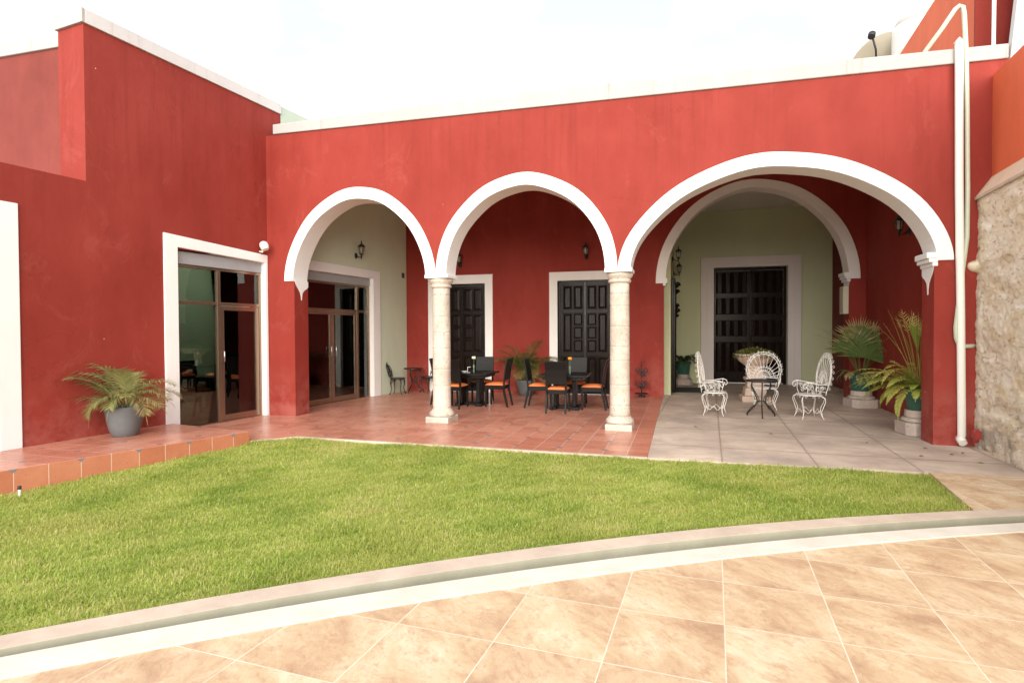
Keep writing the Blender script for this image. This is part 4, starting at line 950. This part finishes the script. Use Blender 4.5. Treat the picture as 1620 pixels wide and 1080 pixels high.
# white wrought iron chairs with fan backs
def spiral(c, ax, ay, r0, turns, n=18, a0=0):
    return [tuple(Vector(c)+Vector(ax)*(r0*(1-i/n*.8)*math.cos(a0+turns*2*PI*i/n))+Vector(ay)*(r0*(1-i/n*.8)*math.sin(a0+turns*2*PI*i/n))) for i in range(n+1)]
def white_chair(label):
    t = thing('wrought_iron_chair', label, 'chair', group='white wrought iron chairs')
    m = MB(); sq = []
    for j in range(32):
        q = 2*PI*j/32; cx_, sy_ = math.cos(q), math.sin(q); sq.append((.245*math.copysign(abs(cx_)**.7, cx_), .235*math.copysign(abs(sy_)**.7, sy_)))
    m.tube([(x, y, .415) for x, y in sq], .011, 7, closed=True); m.prism([(x*.97, y*.97) for x, y in sq], .410, .424)
    for j in range(10):
        q = 2*PI*j/10; c = (.235*math.cos(q), .225*math.sin(q), .382)
        m.tube(spiral(c, (-math.sin(q), math.cos(q), 0), (0, 0, 1), .026, 1.2, 12), .0045, 5)
    m.build('seat', IRONW, t)
    m = MB(); tilt = R_(9)
    def B(x, z): return (x, -.215-.035-math.sin(tilt)*(z-.43), z)       # back plane
    for R, rad in ((.345, .009), (.305, .008)):
        m.tube([B(R*math.cos(q), .765+R*math.sin(q)) for q in [R_(-38)+j*R_(256)/40 for j in range(41)]], rad, 6)
    for sx in (-1, 1):
        m.tube([B(sx*.272, .553), B(sx*.25, .50), B(sx*.235, .42)], .011, 6)
    O = (0, .60)
    for j in range(15):
        q = R_(-2)+j*R_(184)/14
        d = (math.cos(q), math.sin(q)); # ray to hoop
        bx, bz = O[0]-0, O[1]-.765; b_ = d[0]*bx+d[1]*bz; L = -b_+math.sqrt(max(0, b_*b_-(bx*bx+bz*bz-.39**2)))
        m.tube([B(O[0]+d[0]*.02, O[1]+d[1]*.02), B(O[0]+d[0]*L, O[1]+d[1]*L)], .0048, 5)
    for R, cnt in ((.13, 9), (.205, 11)):
        m.tube([B(O[0]+R*math.cos(q), O[1]+R*math.sin(q)) for q in [j*PI/24 for j in range(25)]], .006, 5)
        for j in range(cnt):
            q = PI*(j+.5)/cnt; c = B(O[0]+(R+.022)*math.cos(q), O[1]+(R+.022)*math.sin(q))
            m.tube(spiral(c, (1, 0, 0), (0, -.15, 1), .022, 1.1, 10, q), .0042, 5)
    for j in range(16):
        q = R_(-30)+j*R_(240)/15; c = B(.325*math.cos(q), .765+.325*math.sin(q)); m.tube(spiral(c, (1, 0, 0), (0, -.15, 1), .017, 1, 8, q), .004, 5)
    for j in range(17):   # little scrolls behind the rim
        q = R_(-40)+j*R_(260)/16; c = B(.36*math.cos(q), .765+.36*math.sin(q)); c = (c[0], c[1]-.03, c[2])
        m.tube(spiral(c, (math.cos(q)*.3, 1, 0), (0, 0, 1), .034, 1.2, 10, 0), .0045, 5)
    m.tube([B(-.25, .60), B(.25, .60)], .007, 5); m.tube([B(-.24, .47), B(.24, .47)], .007, 5)
    for j in range(5): m.tube(spiral(B(-.16+j*.08, .535), (1, 0, 0), (0, -.15, 1), .032, 1.3, 12, j), .0045, 5)
    m.build('backrest', IRONW, t)
    for sx in (-1, 1):
        m = MB(); a = [B(sx*.262, .60), (sx*.285, -.12, .605), (sx*.295, .03, .63), (sx*.295, .14, .645), (sx*.295, .215, .62), (sx*.295, .235, .565), (sx*.292, .20, .53), (sx*.29, .165, .55), (sx*.29, .175, .585)]
        m.tube(a, .009, 6)
        m.tube([(sx*.24, .12, .42), (sx*.275, .14, .50), (sx*.295, .13, .64)], .008, 6)
        for y, z, rr_ in ((-.16, .54, .045), (-.06, .52, .05), (.05, .55, .05), (-.12, .47, .03), (.03, .47, .035)):
            m.tube(spiral((sx*.275, y, z), (0, 1, 0), (0, 0, 1), rr_, 1.4, 16, y*9), .0055, 5)
        m.build('armrest', IRONW, t)
    for sx in (-1, 1):
        for sy in (-1, 1):
            m = MB()
            for off in (0, .03):
                pts = [(.20-off, .405), (.262-off*.5, .37), (.268-off, .31), (.235-off*1.4, .215), (.205-off*.8, .13), (.215-off*.2, .06), (.245, .0)]
                m.tube([(sx*p[0]*.93, sy*p[0]*.90, p[1]) for p in pts], .0085 if not off else .006, 6)
            m.build('leg', IRONW, t)
    for ax in (0, 1):
        for sg in (-1, 1):
            pts = []
            for i in range(21):
                u = -1+2*i/20; z = .135+.035*math.cos(u*PI*2.0)*(1-abs(u)*.3)
                pts.append((u*.185, sg*.18, z) if ax == 0 else (sg*.185, u*.18, z))
            MB().tube(pts, .005, 5).build('stretcher', IRONW, t)
    return t
MB.K = .78
w0 = white_chair('white fan-backed wrought iron chair left of the black table, facing right'); MB.K = 1.0; w0.location = (.92, 11.14, 0); w0.rotation_euler = (0, 0, rz_face(1, -.22)); w0.scale = (.92, .80, 1)
copy_thing(w0, 'white fan-backed wrought iron chair behind the black table, facing the camera', (1.93, 12.15, 0), rz_face(-.10, -1))
copy_thing(w0, 'white fan-backed wrought iron chair right of the black table, facing left', (2.48, 11.05, 0), rz_face(-1, -.12))

# ================================================================== PLANTS
class Leafy:
    def __init__(s): s.m = MB(); s.t = []
    def quad(s, a, b, c, d, t):
        s.m.add([a, b, c, d], [(0, 1, 2, 3)]); s.t += [t]*4
    def tri(s, a, b, c, t): s.m.add([a, b, c], [(0, 1, 2)]); s.t += [t]*3
    def tube(s, pts, r, t, n=5):
        k = len(s.m.v); s.m.tube(pts, r, n); s.t += [t]*(len(s.m.v)-k)
    def blade(s, p, d, L, w, t, droop=.3, nrm=None):
        """pointed leaflet with one bend"""
        d = Vector(d).normalized(); p = Vector(p); sd_ = d.cross(nrm if nrm is not None else Vector((0, 0, 1)))
        sd_ = sd_.normalized() if sd_.length > 1e-4 else Vector((1, 0, 0))
        mid = p+d*L*.5; d2 = (d+Vector((0, 0, -droop))).normalized(); tip = mid+d2*L*.5
        s.quad(p-sd_*w*.25, p+sd_*w*.25, mid+sd_*w*.5, mid-sd_*w*.5, t); s.tri(mid-sd_*w*.5, mid+sd_*w*.5, tip, min(1, t+.08))
    def frond(s, base, az, elev, L, droop, leafL, leafW, n=24, t0=.3, start=.25, tip_dry=.0, up=.35, stem_r=.006, ldroop=.5):
        """arching palm or fern frond: rachis with leaflets on both sides"""
        p = Vector(base); el = elev; pts = [p.copy()]; steps = 14; hd = Vector((math.cos(az), math.sin(az), 0)); dirs = []
        for i in range(steps):
            d = hd*math.cos(el)+Vector((0, 0, 1))*math.sin(el); p = p+d*(L/steps); pts.append(p.copy()); dirs.append(d); el -= droop/steps*(1+i/steps)
        dirs.append(dirs[-1])
        s.tube(pts, [stem_r*(1-.75*i/steps) for i in range(steps+1)], .55)
        side = Vector((-hd.y, hd.x, 0))
        for k in range(n):
            u = start+(1-start)*(k+.5)/n; x = u*steps; i = min(int(x), steps-1); q = pts[i].lerp(pts[i+1], x-i); d = dirs[i]
            upv = side.cross(d) if side.cross(d).z > 0 else d.cross(side)
            ll = leafL*(math.sin(PI*min(1, (u-start)/(1-start)*.85+.13))**.6)*random.uniform(.85, 1.1)
            for sg in (-1, 1):
                dd = side*sg*.85+d*(.45+.5*u)+upv*up*random.uniform(.3, 1.2)+Vector((random.uniform(-.1, .1), random.uniform(-.1, .1), random.uniform(-.12, .1)))
                t = min(1, max(0, t0+random.uniform(-.2, .25)+tip_dry*u*random.random()))
                s.blade(q, dd, ll, leafW, t, ldroop*random.uniform(.5, 1.4), upv)
        s.blade(pts[-1], dirs[-1], leafL*.7, leafW, t0, .3)
    def build(s, name, mat, par):
        me = bpy.data.meshes.new(name); me.from_pydata(s.m.v, [], s.m.f); me.materials.append(mat)
        a = me.attributes.new('tone', 'FLOAT', 'POINT'); a.data.foreach_set('value', s.t); me.update()
        o = bpy.data.objects.new(name, me); COL.objects.link(o); o.parent = par; return o
def round_pot(par, R, h, mat, lip=0):
    prof = [(R*.60, 0), (R*.66, .01), (R*.80, h*.28), (R*.91, h*.58), (R*.985, h*.9), (R, h), (R*.95, h+.004), (R*.93, h*.93), (R*.90, h*.90)] if not lip else \
           [(R*.74, 0), (R*.77, .008), (R*.93, h*.80), (R*.935, h*.82), (R*1.0, h*.83), (R*1.01, h*.985), (R*.99, h), (R*.94, h), (R*.92, h*.93)]
    MB().lathe(prof, 40, capt=False).build('pot', mat, par)
    MB().lathe([(R*.90, h*.88), (R*.5, h*.91), (.001, h*.915)], 24, capb=False, capt=False).build('soil', SOIL, par)
# grey pot with an areca palm by the left wall
t = thing('potted_palm', 'drooping palm in a wide grey pot on the tiled step by the left wall', 'potted plant', (-7.20, 6.24, .14))
round_pot(t, .24, .405, GREYPOT)
L = Leafy()
for az, el, ln_, dr, dry in ((3.6, .95, .75, 1.2, .2), (3.3, .75, .85, 1.5, .1), (2.9, 1.0, .70, 1.5, .3), (4.0, 1.05, .8, 1.2, .2), (3.75, .55, .80, 1.5, .7), (4.6, .95, .55, 1.9, .15), (4.9, 1.05, .5, 2.2, .2), (5.6, .85, .65, 1.3, .3),
                          (.2, .8, .75, 1.6, .55), (.55, .75, .8, 1.5, .6), (.0, .55, .72, 1.3, .8), (-.35, .7, .75, 1.9, .9), (1.2, 1.0, .6, 1.4, .2), (2.3, 1.15, .65, 1.0, .1), (5.2, 1.25, .7, .9, .1), (4.35, .75, .6, 2.2, .3), (3.45, 1.2, 1.0, 1.25, .1), (3.75, 1.05, 1.0, 1.4, .2), (3.1, 1.15, .95, 1.4, .1), (.35, 1.0, .85, 1.5, .5)):
    L.frond((random.uniform(-.07, .07), random.uniform(-.07, .07), .36), az, el+.18, ln_*1.02, dr*.82, .26, .0105, 44, .30, .30, dry, .3, .006, .55)
L.frond((.10, 0, .41), .5, 1.4, .52, .25, .02, .006, 6, .9, .8)
L.build('foliage', LEAF_DRYPALM, t)
# palm by the dining wall
t = thing('potted_palm', 'bushy palm in a round grey pot between the two panelled doors', 'potted plant', (-3.22, 13.46, 0))
round_pot(t, .24, .37, GREYPOT)
L = Leafy()
for k in range(17):
    az = k*2.399+.3; 
    if math.sin(az) > .55: az = -az
    L.frond((random.uniform(-.06, .06), random.uniform(-.05, .05), .34), az, random.uniform(1.0, 1.45), random.uniform(.92, 1.2), random.uniform(.6, 1.5), .32, .013, 40, random.uniform(.3, .5), .25, .25, .35)
for az in (-.5, -.2, .1): L.frond((.03, 0, .34), az, .75, .62, 1.3, .2, .017, 20, .85, .3, .5, .3)
L.build('foliage', LEAF_PALM, t)
# old column bases used as stands
def stone_base(label, x, y, s, rot, h=.33):
    t = thing('stone_pedestal', label, 'stone pedestal', (x, y, 0), rot)
    oc = lambda r_, c: [(r_, -r_+c), (r_, r_-c), (r_-c, r_), (-r_+c, r_), (-r_, r_-c), (-r_, -r_+c), (-r_+c, -r_), (r_-c, -r_)]
    m = MB(); m.prism(oc(s, s*.35), 0, h*.52); m.lathe([(s*.86, h*.521), (s*.92, h*.58), (s*.86, h*.66), (s*.74, h*.70)], 24); m.lathe([(s*.72, h*.70), (s*.70, h)], 24)
    o = m.build('base', GREYSTONE, t, bevel=.018, seg=3)
    return t
stone_base('pale stone pedestal under the fan palm by the portico side wall', 3.84, 12.86, .27, .2)
stone_base('pale stone pedestal half hidden behind the right pier', 3.66, 9.72, .25, .1, .36)
def fan_leaf(L, base, az, tip, R, tone, spread=2.6, face=None, n=26):
    """stalk and a pleated fan of segments"""
    base = Vector(base); tip = Vector(tip); mid = (base+tip)/2+Vector((0, 0, .05)); L.tube([base, mid, tip], .007, .5)
    ax = (tip-mid).normalized(); nrm = Vector(face).normalized(); ax = (ax-nrm*ax.dot(nrm)).normalized(); sd_ = ax.cross(nrm)
    dirs = []
    for k in range(n+1):
        q = -spread/2+spread*k/n; dirs.append(ax*math.cos(q)+sd_*math.sin(q))
    for k in range(n):
        a, b = dirs[k], dirs[k+1]; z = nrm*(.02 if k % 2 else -.02)
        r_ = R*random.uniform(.86, 1.04); mdir = ((a+b)/2).normalized(); t_ = tone+random.uniform(-.18, .18)
        for (d0, d1, z0, z1) in ((a, b, z, -z),):
            L.quad(tip, tip+a*r_*.66+z0*.6, tip+mdir*r_*.72, tip+b*r_*.66+z1*.6, t_)
            end = tip+mdir*r_*random.uniform(1.0, 1.18)+Vector((0, 0, -.03*random.random()))-nrm*.02
            L.tri(tip+a*r_*.66+z0*.6, tip+b*r_*.66+z1*.6, end, min(1, t_+.35))
t = thing('potted_fan_palm', 'fan palm in a green plastic pot on a stone pedestal by the portico side wall', 'potted plant', (3.83, 12.84, .331))
round_pot(t, .225, .335, GREENPOT, 1)
L = Leafy()
fan_leaf(L, (.02, 0, .30), 0, (.04, -.12, .66), .52, .35, 3.4, (-.25, -1, .25), 34)
fan_leaf(L, (-.03, .02, .30), 0, (-.16, .05, .82), .52, .45, 3.0, (-.7, -.8, .3), 28)
fan_leaf(L, (.05, .04, .30), 0, (.13, .06, .86), .55, .55, 2.8, (-.2, -1, .1), 28)
fan_leaf(L, (.0, .05, .30), 0, (-.02, .10, .98), .5, .7, 2.0, (-.4, -1, .1), 22)
for k in range(26):
    a = random.uniform(2.6, 5.6); L.frond((.13*math.cos(a), .13*math.sin(a), .31), a, random.uniform(.3, 1.1), random.uniform(.22, .42), 1.6, .08, .03, 7, random.uniform(.4, .9), .3, .3, .3, .004)
for k in range(30):
    a = random.uniform(0, 6.28); L.frond((.05*math.cos(a), .05*math.sin(a), .32), a, random.uniform(1.0, 1.5), random.uniform(.7, 1.25), random.uniform(.3, 1.0), .10, .008, 6, .95, .85, .3, .3, .003)
L.build('foliage', LEAF_FAN, t)
t = thing('potted_fern', 'arching fern and grasses in a green pot half hidden by the right pier', 'potted plant', (3.68, 9.70, .361))
round_pot(t, .21, .315, GREENPOT, 1)
L = Leafy()
for az, el, ln_, dr in ((3.5, .75, .70, .9), (3.2, .7, .66, 1.1), (3.9, .7, .66, 1.2), (4.1, .85, .6, 1.5), (3.35, .85, .72, 1.0), (3.6, .6, .74, 1.1), (3.9, .45, .68, 1.3), (3.1, .55, .6, 1.0), (4.2, .5, .62, 1.7), (4.5, .4, .55, 2.0), (2.9, .9, .6, 1.2), (3.75, .95, .5, 1.6), (4.9, .6, .5, 1.9), (3.3, .35, .58, 1.0), (5.6, .7, .4, 1.5), (1.2, .8, .3, 1.4)):
    L.frond((.07*math.cos(az), .07*math.sin(az), .30), az, el*.9, ln_*(1.28 if az < 4.05 else .62), dr*.72, .10, .013, 44, random.uniform(.3, .6), .08, .3, .15, .004, .35)
for k in range(12):
    a = random.uniform(0, 6.28); L.frond((.06*math.cos(a), .06*math.sin(a), .29), a, random.uniform(1.15, 1.5), random.uniform(.35, .6), random.uniform(.5, 2.0), .10, .014, 5, random.uniform(.3, .9), .75, .3, .2, .004)
fan_leaf(L, (0, 0, .3), 0, (.0, .10, .84), .60, .35, .42, (-.5, -1, .1), 9)
for k in range(20):
    a = random.uniform(0, 6.28); L.frond((.04*math.cos(a), .04*math.sin(a)+.05, .3), a, random.uniform(1.3, 1.52), random.uniform(.9, 1.3), random.uniform(.1, .6), .12, .009, 4, .92, .85, .3, .2, .003)
for k in range(16):
    az = random.uniform(2.7, 4.0); L.frond((.08*math.cos(az), .08*math.sin(az), .30), az, random.uniform(.25, 1.1), random.uniform(.6, 1.0), random.uniform(.8, 1.6), .10, .013, 40, random.uniform(.25, .65), .08, .3, .15, .004, .35)
L.build('foliage', LEAF_FERN, t)
# vestibule fern
stone_base('small stone pedestal under the dark fern in the vestibule', .56, 17.12, .24, .0, .30)
t = thing('potted_fern', 'dark fern in a green pot in the vestibule left of the plank door', 'potted plant', (.56, 17.12, .301))
round_pot(t, .21, .36, GREENPOT, 1)
L = Leafy()
for k in range(22):
    a = k*2.4+.2; L.frond((.08*math.cos(a), .08*math.sin(a), .34), a, random.uniform(.4, 1.3), random.uniform(.35, .62), random.uniform(1.2, 2.0), .085, .03, 16, random.uniform(.3, .9), .15, 0, .2, .004)
L.build('foliage', LEAF_DARK, t)
# urn on its stand
t = thing('stone_urn', 'carved pinkish stone urn overflowing with creeper behind the white chair', 'urn', (1.93, 13.42, 0))
m = MB(); m.box((-.29, -.29, 0), (.29, .29, .13)); m.frustum((0, 0), .46, .46, .131, (0, 0), .42, .42, .30); m.frustum((0, 0), .36, .36, .301, (0, 0), .32, .32, .46); m.box((-.21, -.21, .461), (.21, .21, .53)); m.frustum((0, 0), .32, .32, .531, (0, 0), .30, .30, .72)
m.build('stand', PINKSTONE, t, bevel=.02, seg=3)
m = MB(); m.lathe([(.15, .721), (.19, .735), (.17, .765), (.22, .80), (.31, .87), (.375, .96), (.40, 1.03), (.385, 1.04), (.35, 1.01)], 60, mod=lambda a, z: 1+(.05*abs(math.sin(a*5)) if z > .79 else 0), capt=False); m.build('bowl', PINKSTONE, t)
MB().lathe([(.355, .98), (.2, 1.02), (.001, 1.04)], 24, capb=False, capt=False).build('soil', SOIL, t)
L = Leafy()
for k in range(2600):
    a = random.uniform(0, 2*PI); q = math.sqrt(random.random())*.44; h = 1.01+.13*(1-(q/.46)**2)*random.uniform(.3, 1.25)-max(0, q-.36)*random.uniform(.2, 1.6)
    p = (q*math.cos(a), q*math.sin(a), h); d = (math.cos(a)*.6+random.uniform(-1, 1), math.sin(a)*.6+random.uniform(-1, 1), random.uniform(-.2, .9)); L.blade(p, d, random.uniform(.035, .06), .028, random.random(), .4)
L.build('creeper', LEAF_URN, t)

# ================================================================== SMALL THINGS
t = thing('plant_stand', 'wrought iron scroll stand with a round plate against the red wall', 'iron stand', (-.49, 13.66, 0))
m = MB()
m.tube([(0, 0, .02), (0, 0, .25), (.01, -.01, .45), (-.01, 0, .62), (0, 0, .74)], .011, 6)
m.tube([(0, 0, .74), (-.02, 0, .80), (.01, 0, .86), (.05, 0, .85), (.055, 0, .81), (.03, 0, .80)], .009, 6)
for sx in (-1, 1):
    for z, rr_ in ((.30, .085), (.60, .09)):
        m.tube([(sx*x, -.02, z+dz) for x, dz in ((0, -.09), (.06, -.06), (.125, .0), (.13, .06), (.09, .09), (.055, .07), (.07, .03))], [.008, .011, .014, .014, .011, .008, .006], 6)
        m.tube([(sx*x, -.03, z+dz) for x, dz in ((0, .02), (.04, -.02), (.08, .0), (.07, .04), (.04, .045))], .007, 6)
for k in range(16): m.ball((random.uniform(-.07, .08), -.03, random.choice((random.uniform(.24, .36), random.uniform(.48, .66)))), random.uniform(.014, .026), 5, (1, .4, 1.2))
m.build('scrollwork', IRONB, t)
MB().lathe([(.15, .085), (.16, .092), (.16, .10), (.15, .103)], 24, c=(0, -.06, 0)).build('plate', IRONB, t)
for a in (.5, 2.6, 4.7): MB().tube([(.03*math.cos(a), .03*math.sin(a)-.06, .09), (.06*math.cos(a), .06*math.sin(a)-.06, .05), (.075*math.cos(a), .075*math.sin(a)-.06, .0)], .011, 6).build('foot', IRONB, t)

def wall_lamp(label, loc, rz):
    """lantern on a bracket; local +Y points away from the wall"""
    t = thing('wall_lamp', label, 'wall lamp', loc, rz, 'black lantern wall lamps')
    MB(Matrix.Rotation(R_(-90), 4, 'X')).lathe([(.06, 0), (.062, .012), (.045, .028), (.02, .035)], 16, sx=.75, sy=1.15).build('wall_plate', IRONB, t)
    MB().tube([(0, .03, 0), (0, .08, -.035), (0, .13, -.045), (0, .16, -.02)], .011, 7).tube([(0, .16, -.085), (0, .16, .0)], [.008, .016], 7).build('arm', IRONB, t)
    m = MB(Matrix.Translation((0, .16, 0))); m.lathe([(.018, -.002), (.045, .03), (.048, .04)], 8)
    for k in range(6):
        a = k*PI/3; m.tube([(.047*math.cos(a), .047*math.sin(a), .038), (.068*math.cos(a), .068*math.sin(a), .19)], .0055, 5)
    m.build('cage', IRONB, t)
    MB(Matrix.Translation((0, .16, 0))).lathe([(.041, .042), (.060, .188)], 12).build('glass', LAMPGLASS, t)
    MB(Matrix.Translation((0, .16, 0))).lathe([(.088, .19), (.086, .20), (.05, .245), (.018, .27), (.012, .285), (.014, .295), (.004, .345)], 12).build('cap', IRONB, t)
    return t
lw_rz = math.atan2(-Nn.x, Nn.y)
def on_lw(y, z, d=.003): q = M_LW @ Vector((S(y), d, z)); return (q.x, q.y, q.z)
l0 = wall_lamp('black lantern on the sage green wall under the first arch', on_lw(11.78, 3.30), lw_rz)
def lamp(label, loc, rz): return copy_thing(l0, label, loc, rz, 'black lantern wall lamps')
lamp('black lantern on the red wall, mostly hidden behind the left edge of the middle arch', (-5.03, YB-.003, 3.27), PI)
lamp('black lantern on the red wall above the right panelled door', (-1.80, YB-.003, 3.35), PI)
lamp('black lantern on the red portico side wall near the right arch', (sx_(11.2)-.004, 11.2, 3.22), rz_face(-1, .05))
lamp('black lantern in the vestibule above the carved door', (vx(15.6)+.004, 15.6, 3.42), rz_face(1, -.04))
lamp('black lantern in the vestibule, the farther and lower of the two there', (vx(17.0)+.004, 17.0, 3.18), rz_face(1, -.04))
t = thing('floodlight', 'white round-backed floodlight at the top corner of the left glass door surround', 'floodlight', (M_LW @ Vector((S(9.0), .03, 3.06)))[:], lw_rz)
MB().tube([(0, -.02, -.02), (0, .05, -.03), (0, .07, .03)], .018, 8).build('bracket', PLASTICW, t)
m = MB(Matrix.Translation((0, .10, .06)) @ Matrix.Rotation(R_(25), 4, 'X')); m.lathe([(.055, -.06), (.075, -.03), (.082, .03), (.07, .075), (.04, .10), (.0005, .108)], 20, sx=1, sy=.95, capt=False); m.build('housing', PLASTICW, t, bevel=.004)
t = thing('switch_plate', 'small dark plate on the sage green wall by the corner', 'plate', on_lw(13.70, 3.02), lw_rz)
MB().box((-.05, -.02, -.065), (.05, .015, .065)).build('plate', DARK, t, bevel=.004); MB().box((-.03, .0155, -.04), (.03, .02, .04)).build('cover', plain("plate_face", (.10, .05, .04), .4), t)
t = thing('electric_box', 'pale electric box on the jamb of the inner arch', 'electric box', (3.905, YB+.20, 2.2))
MB().box((-.10, -.14, -.30), (.01, .14, .30)).build('box', paint("box_paint", (.62, .58, .46), var=.05, specks=False), t, bevel=.006)
MB().box((-.108, -.12, -.27), (-.1005, .12, .27)).build('lid', paint("box_lid", (.48, .45, .33), var=.05, specks=False), t)
t = thing('doormat', 'dark ribbed mat on the vestibule floor by the carved door', 'mat', (.62, 15.55, 0))
m = MB(); m.box((-.36, -.62, 0), (.42, .62, .012))
for k in range(14): m.box((-.34, -.60+k*.087, .0125), (.40, -.56+k*.087, .018))
m.build('mat', MATM, t)
t = thing('tap_stub', 'short black-capped tap stub in the lawn beside the tiled step', 'tap', (-6.33, 4.30, -.12))
MB().tube([(0, 0, 0), (0, 0, .09)], .012, 10).build('stub', PLASTICW, t); MB().tube([(0, 0, .0905), (0, 0, .125)], .017, 10).build('cap', DARK, t)
gl_ = 'fallen leaves on the worn concrete'
lv = [(2.0, 11.3), (2.75, 11.2), (2.95, 9.4), (3.30, 8.55), (3.45, 8.2), (3.62, 8.32), (2.70, 8.8), (3.0, 12.2), (2.9, 11.9), (1.55, 9.2), (3.05, 8.0), (.5, 9.6), (3.55, 7.75)]
for i, (x, y) in enumerate(lv):
    m = MB(); L_ = random.uniform(.03, .055); w = L_*.38; z = .004
    m.add([(-L_, 0, z), (0, -w, z+.008), (L_, 0, z+.003), (0, w, z+.010), (0, 0, z+.001)], [(0, 1, 4), (1, 2, 4), (2, 3, 4), (3, 0, 4)])
    o = m.build('fallen_leaf', LEAFDRY); o.location = (x, y, 0); o.rotation_euler = (0, 0, random.uniform(0, 6))
    props(o, 'dry brown leaf lying on the worn concrete floor', 'leaf', gl_)
